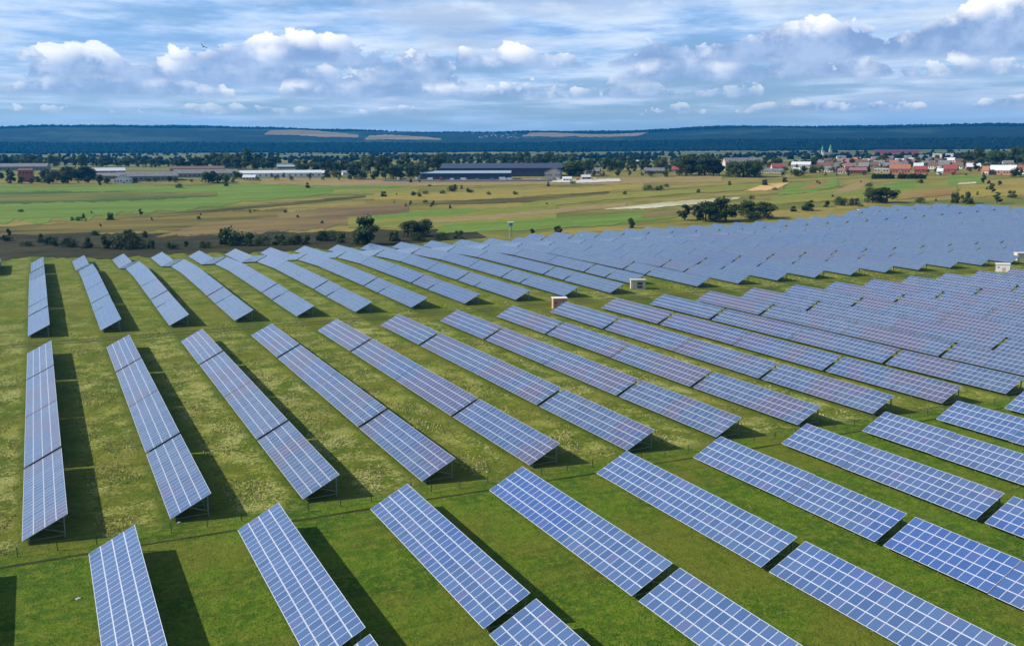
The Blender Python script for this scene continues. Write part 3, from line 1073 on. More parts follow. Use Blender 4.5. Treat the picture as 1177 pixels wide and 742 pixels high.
def building(px, py, wpx, hpx, roof, wall, label, name='house', cat='house', depth=0.7, flat=False, rz=None, group=None, rows=1, roofh=0.45, gable_front=False, chim=True):
    """px,py: middle of the base of its camera side; wpx,hpx: size seen"""
    q = at(px, py)
    k = mpp(q)
    Lx, H = wpx * k, hpx * k
    W_ = min(max(7.0, Lx * depth), 40)
    if rz is None: rz = -math.atan2(q.x, q.y) + random.uniform(-0.25, 0.25)
    e = H * (1 - (0.12 if flat else roofh))
    R = Matrix.Rotation(rz, 3, 'Z')
    cpos = q + R @ Vector((0, W_ / 2, 0))
    c = thing(name, label, cat, (cpos.x, cpos.y, q.z - 0.2), rz, group)
    mb = MB()
    hx, hy = Lx / 2, W_ / 2
    mb.box((0, 0, e / 2 - 1), (Lx, W_, e + 2))
    if not flat:
        if gable_front:
            for s in (-1, 1): mb.face([(-hx, s * hy, e), (hx, s * hy, e), (0, s * hy, H - 0.1)])
        else:
            for s in (-1, 1): mb.face([(s * hx, -hy, e), (s * hx, hy, e), (s * hx, 0, H - 0.1)])
    mb.build('wall', WALLS[wall], c)
    ov = 0.5
    mb = MB()
    if flat:
        mb.box((0, 0, e + H * 0.06), (Lx + 2 * ov, W_ + 2 * ov, H * 0.12))
    else:
        t_ = 0.3
        if gable_front: half, ln = hx, W_ / 2
        else: half, ln = hy, Lx / 2
        for s in (-1, 1):
            dr = (H - e) / half
            A = [(s * (half + ov), -ln - ov, e - dr * ov), (s * (half + ov), ln + ov, e - dr * ov), (0, ln + ov, H), (0, -ln - ov, H)]
            if not gable_front: A = [(y, x, z) for x, y, z in A]
            B = [(a[0], a[1], a[2] + t_) for a in A]
            mb.face(A); mb.face(B)
            for i in range(4):
                j = (i + 1) % 4
                mb.face([A[i], A[j], B[j], B[i]])
    rf = mb.build('roof', ROOFS[roof], c)
    if not flat and Lx < 30 and chim:
        mb = MB(); mb.box((Lx * 0.18, 0.3, H + 0.4), (0.8, 0.8, 1.8)); mb.build('chimney', M_BRICK, rf)
    n = max(2, min(14, int(Lx / 3.2)))
    for rr in range(rows):
        zc = e * (rr + 0.55) / rows
        wh = min(1.6, e / rows * 0.45)
        for i in range(n):
            xx = -hx + Lx * (i + 0.5) / n
            if rr == 0 and i == n // 2:
                mb = MB(); mb.box((xx, -hy - 0.04, min(1.1, e * .4)), (min(1.4, Lx / n * .5), 0.1, min(2.2, e * 0.8))); mb.build('door', M_DARK, c)
            else:
                mb = MB(); mb.box((xx, -hy - 0.04, zc), (min(2.4, Lx / n * 0.5), 0.1, wh)); mb.build('window', M_PANE, c)
    return c


B_ = building
B_(30, 209, 15, 15, 'brown', 'brick', 'square red brick tower house at the far left of the village', roofh=0.12, depth=1.0, rows=2)
B_(22, 196, 58, 8, 'grey', 'grey', 'long low grey-roofed shed at the far left of the village', 'warehouse', 'shed')
B_(125, 200, 36, 7, 'white', 'tan', 'bright white-roofed long hall behind the grey sheds on the left', 'warehouse', 'hall', depth=0.4)
B_(118, 206, 48, 7, 'grey', 'grey', 'low grey shed in trees left of the white gable', 'warehouse', 'shed')
B_(170, 208, 66, 10, 'grey', 'grey', 'broad dull grey barn behind the white gabled house', 'warehouse', 'barn', depth=0.5)
B_(141, 210.5, 19, 9, 'grey', 'white', 'white gabled house with dark roof at the green field edge', gable_front=True, depth=1.3)
B_(187, 203, 16, 5, 'grey', 'white', 'small pale bungalow with white front on the grey barn roof line')
B_(237, 204, 70, 9, 'grey', 'grey', 'widest grey barn in the left half behind dark bushes', 'warehouse', 'barn', depth=0.4)
B_(226, 197, 60, 6, 'brown', 'tan', 'long brownish barn behind the widest grey barn', 'warehouse', 'barn', depth=0.3)
B_(323, 204, 92, 8, 'white', 'white', 'long bright white-roofed building right of the dark trees', 'warehouse', 'hall', depth=0.25, roofh=0.35)
B_(286, 207, 14, 6, 'white', 'cream', 'small cream house with white roof at the left end of long white building')
B_(366, 202, 13, 6, 'white', 'white', 'small white house at the right end of the long white building')
B_(331, 194, 24, 4.5, 'lightblue', 'grey', 'small light blue roofed shed behind the long white building', 'warehouse', 'shed')
B_(399, 201, 10, 5, 'lightblue', 'white', 'tiny pale blue-roofed house among trees, centre left')
B_(576, 203, 140, 15, 'blue', 'blue', 'huge dark blue industrial warehouse behind the parked vans', 'warehouse', 'warehouse', depth=0.28, roofh=0.35, rz=math.radians(-30))
B_(535, 206.5, 104, 10, 'lightblue', 'blue', 'blue front hall with a pale roof line before the large warehouse', 'warehouse', 'hall', depth=0.18, roofh=0.25, rz=math.radians(-30))
B_(635, 206, 18, 13, 'blue', 'grey', 'grey gable hall at the right end of the blue warehouse', 'warehouse', 'hall', gable_front=True, roofh=0.3)
B_(681, 201, 16, 8, 'grey', 'grey', 'small grey hall between trees right of the blue warehouse')
B_(652, 208, 10, 5, 'white', 'white', 'little white hut beside the pale yard')
B_(674, 206, 10, 5, 'white', 'grey', 'white-roofed hut in the pale yard, centre')
B_(752, 200, 23, 7, 'grey', 'grey', 'long grey-roofed farm shed left of the red-roofed farmhouse', 'warehouse', 'shed', depth=0.4)
B_(781, 199, 18, 8, 'red', 'tan', 'red-roofed farmhouse just left of the big dark trees, centre right')
B_(855, 195.5, 43, 14, 'grey', 'pink', 'large pinkish apartment block with grey roof above the dark trees', 'apartment_building', 'apartment block', depth=0.35, rows=3, roofh=0.35)
B_(884, 199, 28, 5, 'grey', 'cream', 'low cream shed right of the dark round trees', 'warehouse', 'shed')
B_(895, 196, 15, 8, 'red', 'pink', 'bright red-roofed house right of the pink apartment block')
B_(920, 193, 21, 7, 'white', 'cream', 'wide house with white roof behind the red-roofed house')
B_(918, 199, 14, 6, 'white', 'white', 'small white house below the wide white-roofed house')
B_(949, 198, 20, 7, 'grey', 'cream', 'grey-roofed cream house left of the brick-red rows')
B_(970, 199.5, 14, 6, 'pink', 'cream', 'small pink-roofed house in the village front row')
B_(987, 199.5, 18, 7, 'pink', 'brick', 'dull pink-roofed brick house in the village front row')
B_(1013, 198.5, 16, 5, 'white', 'tan', 'pale flat shed above the left clipped hedge', flat=True)
B_(1034, 200, 22, 11, 'orange', 'orange', 'bright orange brick house between the two clipped hedges')
B_(1058, 199, 14, 8, 'red', 'brick', 'red brick house above the right clipped hedge')
B_(1080, 200.5, 6, 7, 'white', 'white', 'narrow bright white house right of the hedges')
B_(1092, 199.5, 14, 10, 'red', 'brick', 'dark red house right of the narrow white house')
B_(1132, 201, 7, 10, 'orange', 'pink', 'narrow pink house at the left of the big white-roofed villa')
B_(1151, 201, 27, 11, 'white', 'orange', 'big orange brick villa with white roof near the right edge', rows=1, roofh=0.5, depth=0.6)
B_(1172, 200, 14, 10, 'red', 'white', 'red-roofed white house cut by the right edge of the photo')
B_(1030, 178, 48, 6, 'purple', 'brick', 'very long purple-red roofed factory at the back of the village', 'factory', 'factory', depth=0.2)
B_(1077, 182, 10, 5.5, 'white', 'white', 'left of two white blocks at the back of the village', flat=True, rows=2)
B_(1091, 181.5, 8, 5, 'white', 'white', 'right of two white blocks at the back of the village', flat=True, rows=2)

# the rest of the village: small houses of their own
rv = random.Random(23)
slots = []
for j, (yy, n_, xa, xb, hp) in enumerate([(194.5, 12, 938, 1125, 7.0), (190.5, 13, 930, 1165, 6.4), (187, 13, 940, 1130, 5.4), (184, 10, 960, 1140, 4.6), (189, 5, 690, 830, 5.5)]):
    for i in range(n_):
        slots.append((xa + (xb - xa) * (i + 0.5) / n_ + rv.uniform(-5, 5), yy + rv.uniform(-0.8, 0.8), hp * rv.uniform(0.85, 1.2)))
slots.sort()
for i, (xx, yy, hp) in enumerate(slots):
    rf = rv.choice(['grey', 'grey', 'brown', 'red', 'orange', 'pink', 'brown', 'grey', 'white'])
    wl = rv.choice(['cream', 'white', 'tan', 'brick', 'pink', 'grey'])
    B_(xx, yy, hp * rv.uniform(1.3, 2.1), hp, rf, wl, 'small %s house with %s roof, %s from the left among village back rows' % (wl if wl != 'brick' else 'red brick', rf, nth(i + 1)), group='small houses of the village back rows', roofh=rv.uniform(0.4, 0.6), chim=rv.random() < 0.5)

# church with green spires
M_SPIRE = mat('green_copper', (0.12, 0.24, 0.15), 0.5)
q = at(950, 181)
k = mpp(q)
c = thing('church', 'pale church with two green spires rising over the village trees', 'church', q, -0.5)
mb = MB(); mb.box((0, 0, 3 * k), (10 * k, 7 * k, 6 * k)); mb.build('nave', M_CREAM, c)
for dxp, hp, sw in ((-5, 8, 2.2), (4, 9, 3.0)):
    mb = MB(); mb.box((dxp * k, 0, hp * k / 2), (sw * k, sw * k, hp * k)); tw = mb.build('tower', M_CREAM, c)
    mb = MB(); mb.cyl((dxp * k, 0, hp * k), (dxp * k, 0, (hp + 2.5) * k), sw * k * 0.62, sw * k * 0.45, 8); mb.cyl((dxp * k, 0, (hp + 2.5) * k), (dxp * k, 0, (hp + 6) * k), sw * k * 0.45, 0.1, 8); mb.build('spire', M_SPIRE, tw)

# a pale yard and vehicles standing before the blue warehouse
sheet('yard', [(632, 210), (670, 211), (714, 209)], [(640, 206.5), (670, 207), (712, 206)], mat('pale_concrete', (0.52, 0.48, 0.42), 0.9), lift=0.6)
sheet('yard', [(440, 208.5), (540, 209), (640, 208.5)], [(440, 206.8), (540, 207), (640, 206.6)], mat('grey_asphalt', (0.09, 0.09, 0.09), 0.9), lift=0.6)
VC = {'white': mat('van_white', (0.75, 0.75, 0.74), 0.35), 'red': mat('van_red', (0.45, 0.05, 0.04), 0.35), 'blue': mat('van_blue', (0.12, 0.22, 0.45), 0.35), 'silver': mat('van_silver', (0.45, 0.47, 0.5), 0.3, 0.3)}
M_TYRE = mat('tyre', (0.02, 0.02, 0.02), 0.8)


def vehicle(px, py, Lm, Hm, colr, label, rz):
    q = at(px, py)
    c = thing('parked_van' if Lm < 7 else 'parked_lorry', label, 'van' if Lm < 7 else 'lorry', (q.x, q.y, q.z + 0.6), rz, 'vehicles parked before the warehouse')
    W2 = 2.1
    mb = MB()
    prof = [(-Lm / 2, 0.45), (Lm / 2, 0.45), (Lm / 2, Hm * 0.52), (Lm / 2 - 0.9, Hm * 0.58), (Lm / 2 - 1.7, Hm), (-Lm / 2 + 0.1, Hm), (-Lm / 2, Hm * 0.9)]
    L_ = [(a, -W2 / 2, b) for a, b in prof]; R_ = [(a, W2 / 2, b) for a, b in prof]
    mb.face(L_); mb.face(R_[::-1])
    for i in range(len(prof)):
        j = (i + 1) % len(prof)
        mb.face([L_[j], L_[i], R_[i], R_[j]])
    mb.build('body', VC[colr], c)
    mb = MB(); mb.face([(Lm / 2 - 0.93, -W2 / 2 + .12, Hm * 0.60 + .02), (Lm / 2 - 0.93, W2 / 2 - .12, Hm * 0.60 + .02), (Lm / 2 - 1.66, W2 / 2 - .12, Hm - .08), (Lm / 2 - 1.66, -W2 / 2 + .12, Hm - .08)])
    mb.build('windscreen', M_PANE, c)
    for sx in (-Lm / 2 + 1.0, Lm / 2 - 1.1):
        for sy in (-1, 1):
            mb = MB(); mb.cyl((sx, sy * 0.8, 0.42), (sx, sy * 1.07, 0.42), 0.42, 0.42, 12); mb.cyl((sx, sy * 1.07, 0.42), (sx, sy * 0.8, 0.42), 0.42, 0.42, 12)
            mb.build('wheel', M_TYRE, c)


VL = [(458, 'white', 8, 3.6), (469, 'silver', 5, 2.4), (479, 'white', 9, 3.8), (494, 'white', 7.5, 3.4), (507, 'red', 9.5, 3.8), (520, 'white', 5.5, 2.6), (533, 'white', 8, 3.2), (549, 'silver', 5, 2.3), (566, 'blue', 6, 2.6),
      (578, 'white', 9.5, 3.9), (586, 'white', 7, 3.2), (620, 'white', 5.5, 2.6), (632, 'silver', 5, 2.2), (641, 'white', 5.5, 2.8), (655, 'white', 5.5, 2.5), (664, 'red', 5, 2.1), (683, 'white', 5, 2.4)]
for i, (xx, cc, Lm, Hm) in enumerate(VL):
    vehicle(xx, 207.6, Lm, Hm, cc, '%s %s, %s from the left along the yard before the warehouse' % (cc, 'lorry' if Lm >= 7 else 'van', nth(i + 1)), math.radians(random.choice([-25, -30, 150, 60])))

# two pale scraps and sheds
M_SCRAP = mat('pale_stone', (0.62, 0.60, 0.54), 0.8)
for (px, py, lab) in ((90, 688, 'small pale stone lying on the grass at bottom left'), (206, 600.5, 'small pale stone beside the end of the second middle-block row')):
    q = at(px, py)
    mb = MB()
    rr = random.Random(px)
    for z0, z1, r0, r1 in ((0, 0.18, 0.34, 0.40), (0.18, 0.34, 0.40, 0.18)):
        mb.cyl((0, 0, z0), (rr.uniform(-.08, .08), rr.uniform(-.08, .08), z1), r0, r1, 7)
    o = mb.build('stone', M_SCRAP, None, q)
    o.scale = (0.8, 0.45, 0.5)
    tag(o, lab, 'stone')
for (px, py, ww, lab) in ((672, 273, 8, 'small white shed at the edge step of the rear block'), (990, 244, 9, 'white hut at the corner where the far panels widen'), (936, 254, 8, 'low white hut behind the far panels')):
    B_(px, py, ww, 3.2, 'white', 'white', lab, 'hut', 'hut', flat=True, depth=0.6)

# ------------------------------------------------------------------ trees and bushes
def crown_mesh(seed, n_cl, leaves, w_, h_, z0, leaf, name='crown'):
    rr = random.Random(seed)
    V, F = [], []
    cl = []
    for i in range(n_cl):
        a = rr.random() * 2 * PI
        t = rr.random()
        z = z0 + (h_ - z0) * (0.12 + 0.80 * t)
        rad = w_ * 0.5 * math.sqrt(max(0.05, 1 - ((t - 0.42) / 0.62) ** 2)) * rr.uniform(0.35, 0.85)
        cl.append((math.cos(a) * rad, math.sin(a) * rad, z, w_ * rr.uniform(0.13, 0.25)))
    cl.append((0, 0, z0 + (h_ - z0) * 0.5, w_ * 0.3))
    for cx, cy, cz, cr in cl:
        m_ = int(leaves / len(cl))
        for _ in range(m_):
            u = Vector((rr.gauss(0, 1), rr.gauss(0, 1), rr.gauss(0, 1))).normalized()
            rad = cr * (0.55 + 0.5 * rr.random())
            p = Vector((cx, cy, cz)) + Vector((u.x * rad, u.y * rad, u.z * rad * 0.8))
            nrm = (u + Vector((rr.uniform(-.7, .7), rr.uniform(-.7, .7), rr.uniform(-.5, .7)))).normalized()
            q = nrm.to_track_quat('Z', 'Y').to_matrix() @ Matrix.Rotation(rr.random() * 6.28, 3, 'Z')
            s = leaf * rr.uniform(0.6, 1.3)
            k = len(V)
            for a_, b_ in ((-s, -s * .6), (s, -s * .6), (s * .7, s * .7), (-s * .7, s * .7)):
                V.append(tuple(p + q @ Vector((a_, b_, 0))))
            F.append((k, k + 1, k + 2, k + 3))
    quads = [V[i:i + 4] for i in range(0, len(V), 4)]
    rr.shuffle(quads)
    V = [p for qd in quads for p in qd]
    me = bpy.data.meshes.new(name)
    me.from_pydata(V, [], F)
    return me


def trunk_mesh(seed, h_, r_, w_):
    rr = random.Random(seed)
    mb = MB()
    mb.cyl((0, 0, -0.04 * h_), (0, 0, h_ * 0.38), r_, r_ * 0.7, 8)
    mb.cyl((0, 0, h_ * 0.38), (rr.uniform(-.03, .03) * h_, rr.uniform(-.03, .03) * h_, h_ * 0.75), r_ * 0.7, r_ * 0.2, 8)
    for i in range(5):
        a = rr.random() * 6.28
        z = h_ * rr.uniform(0.25, 0.5)
        mb.cyl((0, 0, z), (math.cos(a) * w_ * 0.3, math.sin(a) * w_ * 0.3, z + h_ * rr.uniform(0.12, 0.3)), r_ * 0.4, r_ * 0.1, 6)
    return mb.mesh('trunk', M_BARK)


# unit prototypes, about one metre tall, scaled when placed
PROTO = []
for s in range(6):
    w_ = [0.9, 0.75, 1.1, 0.6, 0.95, 0.42][s]
    cm = crown_mesh(100 + s, [16, 13, 20, 11, 18, 9][s], 2600, w_, 1.0, [0.05, 0.07, 0.02, 0.06, 0.03, 0.04][s], 0.028)
    PROTO.append((cm, trunk_mesh(s, 1.0, 0.03, w_)))
BPROTO = []
for s in range(5):
    cm = crown_mesh(200 + s, [9, 12, 8, 14, 10][s], 1800, [1.5, 2.2, 1.2, 2.8, 1.6][s], 1.0, -0.12, 0.045)
    mb = MB()
    for i in range(4):
        a = i * 1.6 + s
        mb.cyl((0, 0, -0.1), (math.cos(a) * 0.3, math.sin(a) * 0.3, 0.6), 0.03, 0.01, 5)
    BPROTO.append((cm, mb.mesh('stem', M_BARK)))


def plant(kind, idx, px, py, hpx, label, group, light=False, wide=1.0, hm=None):
    q = at(px, py)
    h = hm if hm else hpx * mpp(q)
    cm, tm = (PROTO if kind == 'tree' else BPROTO)[idx]
    key = ('L' if light else 'D')
    nm = cm.name + key
    if not cm.materials:
        cm.materials.append(M_LEAF)
    c = thing('broadleaf_tree' if kind == 'tree' else 'bush', label, kind, (q.x, q.y, q.z - 0.02 * h), random.random() * 6.28, group)
    c.scale = (h * wide, h * wide, h)
    o = link('crown' if kind == 'tree' else 'foliage', cm, c)
    if light:
        o.material_slots[0].link = 'OBJECT'
        o.material_slots[0].material = M_LEAF2
    link('trunk' if kind == 'tree' else 'stem', tm, c)
    return c


rt = random.Random(77)
# individual dark trees and bushes behind the farm (px, base y, height px, kind, proto, wide, words)
solo = [
 (423, 281, 32, 'tree', 0, 1.15, 'dark round tree standing alone just behind the rear panels, left of centre'),
 (414, 281, 20, 'bush', 0, 0.9, 'low dark bush hugging the left side of the lone dark tree'),
 (473, 272, 20, 'tree', 4, 1.5, 'left tree of the dark pair right of the lone tree'),
 (487, 271, 19, 'tree', 2, 1.4, 'right tree of the dark pair right of the lone tree'),
 (453, 277, 12, 'bush', 0, 1.0, 'rounded bush between the lone tree and the dark pair'),
 (480, 277, 10, 'bush', 1, 0.9, 'low bush in front of the dark pair of trees'),
 (508, 276, 9, 'bush', 3, 0.8, 'low spreading bush right of the dark pair of trees'),
 (527, 275, 10, 'bush', 4, 0.9, 'rounded bush left of the teal lookout box'),
 (640, 268, 9, 'bush', 0, 0.9, 'dark bush right of the teal lookout box'),
 (612, 269, 6, 'bush', 2, 1.0, 'tiny bush close right of the teal lookout box'),
 (726, 262, 11, 'bush', 2, 0.8, 'dark upright bush left of the big clump behind the panels'),
 (371, 277, 12, 'bush', 0, 0.9, 'dark bush above the rear panels left of the lone tree'),
 (787, 253, 18, 'tree', 3, 1.6, 'leftmost dark round tree of the clump by the far panels'),
 (811, 254, 24, 'tree', 4, 1.5, 'second tree of the clump by the far panels'),
 (834, 254, 27, 'tree', 0, 1.5, 'tallest tree of the clump by the far panels'),
 (822, 255, 20, 'tree', 1, 1.5, 'narrow tree squeezed in the clump by the far panels'),
 (858, 249, 19, 'tree', 2, 1.3, 'broad tree right of the tallest in the far clump'),
 (878, 251, 20, 'tree', 4, 1.7, 'rightmost broad tree of the clump by the far panels'),
 (866, 252, 9, 'bush', 3, 0.8, 'spreading bush at the foot of the clump right end'),
 (930, 242, 10, 'bush', 0, 1.2, 'lone dark bush right of the big clump'),
 (912, 243, 6, 'bush', 4, 0.9, 'small low bush between the clump and the lone bush'),
 (967, 236, 10, 'bush', 1, 0.8, 'bushy mound left of the widening far panels'),
 (981, 236, 8, 'bush', 3, 0.6, 'low bush just left of the two leafy trees'),
 (1003, 233, 17, 'tree', 2, 1.4, 'left of two leafy trees at the top of the far panels'),
 (1019, 233, 19, 'tree', 4, 1.4, 'right of two leafy trees at the top of the far panels'),
 (950, 238, 7, 'bush', 2, 1.0, 'small bush beside the far panel corner'),
 (1057, 233, 6, 'bush', 3, 0.8, 'flat bush behind the farthest panels'),
 (1097, 233, 12, 'bush', 0, 0.7, 'left dark bush of the pair above the far right panels'),
 (1113, 234, 13, 'bush', 4, 0.8, 'right dark bush of the pair above the far right panels'),
 (1146, 234, 14, 'tree', 5, 1.6, 'dark narrow tree above the far right panels'),
 (1163, 227, 8, 'bush', 4, 0.9, 'rounded bush near the right edge behind the panels'),
 (1140, 222, 12, 'tree', 5, 1.3, 'slim dark tree beside the track on the right'),
 (1131, 211, 12, 'tree', 3, 1.0, 'dark tree at the upper end of the right track'),
 (1149, 213, 5, 'bush', 2, 1.0, 'small dark bush in the meadow below the villa'),
 (745, 219, 6, 'bush', 3, 0.9, 'left part of the double dark bush in the middle meadow'),
 (757, 219, 6, 'bush', 1, 0.9, 'right part of the double dark bush in the middle meadow'),
 (520, 220, 8, 'bush', 1, 0.7, 'dark low bush in the meadow before the blue warehouse'),
 (441, 226, 6, 'bush', 4, 0.9, 'dark bush in the meadow left of the warehouse yard'),
 (206, 216, 5, 'bush', 3, 0.7, 'flat dark bush at the far edge of the green field'),
 (260, 214, 4, 'bush', 1, 0.7, 'small flat bush in front of the wide grey barn'),
 (354, 216, 6, 'bush', 4, 0.8, 'dark bush in front of the long white building'),
 (115, 213, 4, 'bush', 2, 1.0, 'tiny bush left in front of the white gabled house'),
 (127, 253, 9, 'bush', 0, 0.8, 'dark bush at the lower edge of the green field, left'),
 (162, 248, 8, 'tree', 3, 1.1, 'small dark tree on the green field lower edge'),
 (90, 254, 5, 'bush', 3, 0.8, 'flat bush at the lower edge of the green field'),
 (167, 271, 6, 'bush', 0, 0.9, 'dark round bush in the brown scrub left of centre'),
 (154, 272, 5, 'bush', 2, 0.9, 'smaller bush beside the dark round scrub bush'),
 (879, 213, 7, 'bush', 0, 0.9, 'dark bush at the left of the orange stubble patch'),
 (902, 209, 5, 'bush', 4, 0.9, 'small bush above the orange stubble patch'),
]
for (px, py, hp, kd, ix, wd, lab) in solo:
    plant(kd, ix, px, py, hp, lab, None, wide=wd)

# scrub line at the foot of the fields, left
hl = [(-4, 275, 9), (8, 277, 7), (48, 279, 10), (58, 280, 8), (80, 284, 11), (100, 285, 12), (122, 286, 15), (138, 286, 16), (158, 286, 12), (175, 286, 11), (198, 286, 8), (258, 281, 16), (270, 282, 20), (286, 283, 15),
      (300, 282, 11), (321, 282, 12), (338, 281, 11), (352, 280, 10), (30, 283, 6), (236, 285, 8), (392, 279, 8), (214, 284, 7)]
rh = random.Random(99)
for _ in range(16):
    px_ = rh.uniform(-5, 420)
    hl.append((px_, rh.uniform(270, 287) - max(0, px_ - 250) * 0.03, rh.uniform(4, 11)))
hl.sort()
for i, (px, py, hp) in enumerate(hl):
    plant('bush', i % 5, px, py, hp, 'dark bush, %s from the left in the scrub line behind the rear panels' % nth(i + 1), 'bushes of the scrub line behind the panels', wide=rt.uniform(0.7, 1.0))

# scattered meadow bushes
mb_ = []
for i in range(60):
    px = rt.uniform(430, 1170)
    py = rt.uniform(209, 240 - max(0, (px - 900)) * 0.03)
    if 690 < px < 850 and py > 226: continue
    mb_.append((px, py, rt.uniform(2.2, 4.8)))
for i in range(16): mb_.append((rt.uniform(20, 420), rt.uniform(236, 262), rt.uniform(2.2, 4.5)))
mb_.sort()
for i, (px, py, hp) in enumerate(mb_):
    plant('bush', rt.randrange(5), px, py, hp, 'small meadow bush, %s from the left among the scattered ones' % nth(i + 1), 'small bushes scattered over the meadows', wide=rt.uniform(0.6, 0.9), light=rt.random() < 0.25)

# clipped hedges
for (xa, xb, py, lab) in ((1003, 1027, 205.5, 'left of two long dark hedges below the village'), (1033, 1063, 205.5, 'right of two long dark hedges below the village')):
    a, b = at(xa, py), at(xb, py)
    k = mpp(a)
    V, F = [], []
    L = (b - a).length
    h = 5.5 * k
    rr = random.Random(xa)
    for _ in range(5200):
        t = rr.random()
        p = a.lerp(b, t)
        nz = 0.85 + 0.15 * math.sin(t * 40) * math.sin(t * 17)
        p = p + Vector((rr.uniform(-1.6, 1.6), rr.uniform(-1.6, 1.6), rr.uniform(0, h * nz)))
        qq = Vector((rr.gauss(0, 1), rr.gauss(0, 1), rr.gauss(0, 1))).to_track_quat('Z', 'Y').to_matrix()
        s = rr.uniform(0.25, 0.55)
        kk = len(V)
        for u_, v_ in ((-s, -s), (s, -s), (s, s), (-s, s)): V.append(tuple(p + qq @ Vector((u_, v_, 0))))
        F.append((kk, kk + 1, kk + 2, kk + 3))
    me = bpy.data.meshes.new('hedge'); me.from_pydata(V, [], F); me.materials.append(M_LEAF)
    tag(link('hedge', me), lab, 'hedge', 'long hedges below the village')

# tree belt of the villages
belt = []


def row(x0, x1, y, n, h0, h1, kinds=(0, 1, 2, 3, 4)):
    for i in range(n):
        belt.append((x0 + (x1 - x0) * (i + 0.5) / n + rt.uniform(-3, 3), y + rt.uniform(-0.8, 0.8), rt.uniform(h0, h1), rt.choice(kinds)))


row(0, 110, 192, 11, 10, 15)
row(48, 104, 206, 8, 9, 16)
row(0, 28, 206, 4, 7, 11)
row(38, 60, 209, 3, 6, 9)
row(110, 205, 192, 11, 7, 12)
row(205, 318, 195, 14, 10, 19)
row(240, 300, 193, 6, 16, 21)
row(235, 266, 210, 5, 9, 13)
row(268, 282, 205, 2, 7, 10)
row(340, 402, 197, 9, 9, 15)
row(372, 392, 204, 3, 7, 9)
row(385, 520, 199, 17, 12, 20)
row(405, 500, 206, 11, 9, 17)
row(500, 660, 190, 17, 8, 14)
row(560, 662, 188, 8, 10, 15)
row(650, 672, 202, 4, 14, 20)
row(672, 800, 197, 15, 8, 15)
row(690, 790, 190, 10, 6, 11)
row(785, 832, 202, 6, 17, 24)
row(780, 850, 190, 7, 9, 14)
row(836, 872, 203.5, 5, 15, 20)
row(865, 940, 191, 10, 7, 12)
row(898, 925, 202, 4, 6, 9)
row(900, 1000, 199, 10, 6, 10)
row(930, 1120, 187, 19, 5, 10)
row(940, 1125, 193, 16, 4, 8)
row(1060, 1130, 198, 6, 4, 7)
row(930, 1130, 190, 22, 5, 9)
row(935, 1120, 196.5, 14, 4, 7)
row(52, 130, 210.5, 7, 6, 11)
row(150, 272, 209.5, 10, 4, 9)
row(8, 60, 211, 5, 5, 9)
row(290, 400, 207.5, 6, 4, 7)
row(660, 800, 203, 10, 4, 9)
row(940, 1120, 202.5, 12, 3, 6)
row(270, 400, 204.5, 8, 4, 7)
row(400, 660, 186, 22, 7, 12)
row(660, 900, 193, 20, 7, 12)
row(0, 330, 188, 26, 7, 12)
row(1112, 1180, 190, 10, 14, 21)
row(1115, 1180, 196, 6, 8, 13)
row(1160, 1180, 204, 2, 9, 12)
belt.sort(key=lambda b: -b[2])
belt, small = sorted(belt[:270]), belt[270:]
for i, (px, py, hp, kk) in enumerate(belt):
    plant('tree', kk, px, py, hp, 'leafy tree, %s from the left in the tree belt of the villages' % nth(i + 1), 'trees of the belt through the villages', light=rt.random() < 0.30, wide=rt.uniform(0.9, 1.45))

V, F = [], []
for (px, py, hp, kk) in small:
    q = at(px, py)
    h = hp * mpp(q)
    src = PROTO[kk][0]
    a = rt.random() * 6.28
    ca, sa = math.cos(a) * h * 1.15, math.sin(a) * h * 1.15
    k = len(V)
    co = [v_.co for v_ in src.vertices[:4400]]
    V.extend([(q.x + p.x * ca - p.y * sa, q.y + p.x * sa + p.y * ca, q.z + p.z * h) for p in co])
    F.extend([(k + j, k + j + 1, k + j + 2, k + j + 3) for j in range(0, len(co) - 3, 4)])
me = bpy.data.meshes.new('small_trees'); me.from_pydata(V, [], F); me.materials.append(M_LEAF)
tag(link('small_trees', me), 'small trees filling the gaps of the tree belt through the villages', 'trees', kind='stuff')

# far woods at the foot of the hills: reads as one mass
rr = random.Random(3)
V, F = [], []
ico = [Vector(p) for p in ((0, 0, 1), (.9, 0, .35), (.28, .85, .35), (-.73, .52, .35), (-.73, -.52, .35), (.28, -.85, .35), (.9, .3, -.6), (-.3, .9, -.6), (-.9, -.2, -.6), (.2, -.9, -.6))]
IF = [(0, 1, 2), (0, 2, 3), (0, 3, 4), (0, 4, 5), (0, 5, 1), (1, 6, 2), (2, 6, 7), (2, 7, 3), (3, 7, 8), (3, 8, 4), (4, 8, 9), (4, 9, 5), (5, 9, 6), (5, 6, 1)]


def wood_blob(x, y, s):
    z = G(x, y)
    k = len(V)
    a = rr.random() * 6.28
    for p in ico:
        j = rr.uniform(0.75, 1.2)
        V.append((x + (p.x * math.cos(a) - p.y * math.sin(a)) * s * j * 0.8, y + (p.x * math.sin(a) + p.y * math.cos(a)) * s * j * 0.8, z + s * 0.45 + p.z * s * j * 0.75))
    for f in IF: F.append(tuple(k + i for i in f))


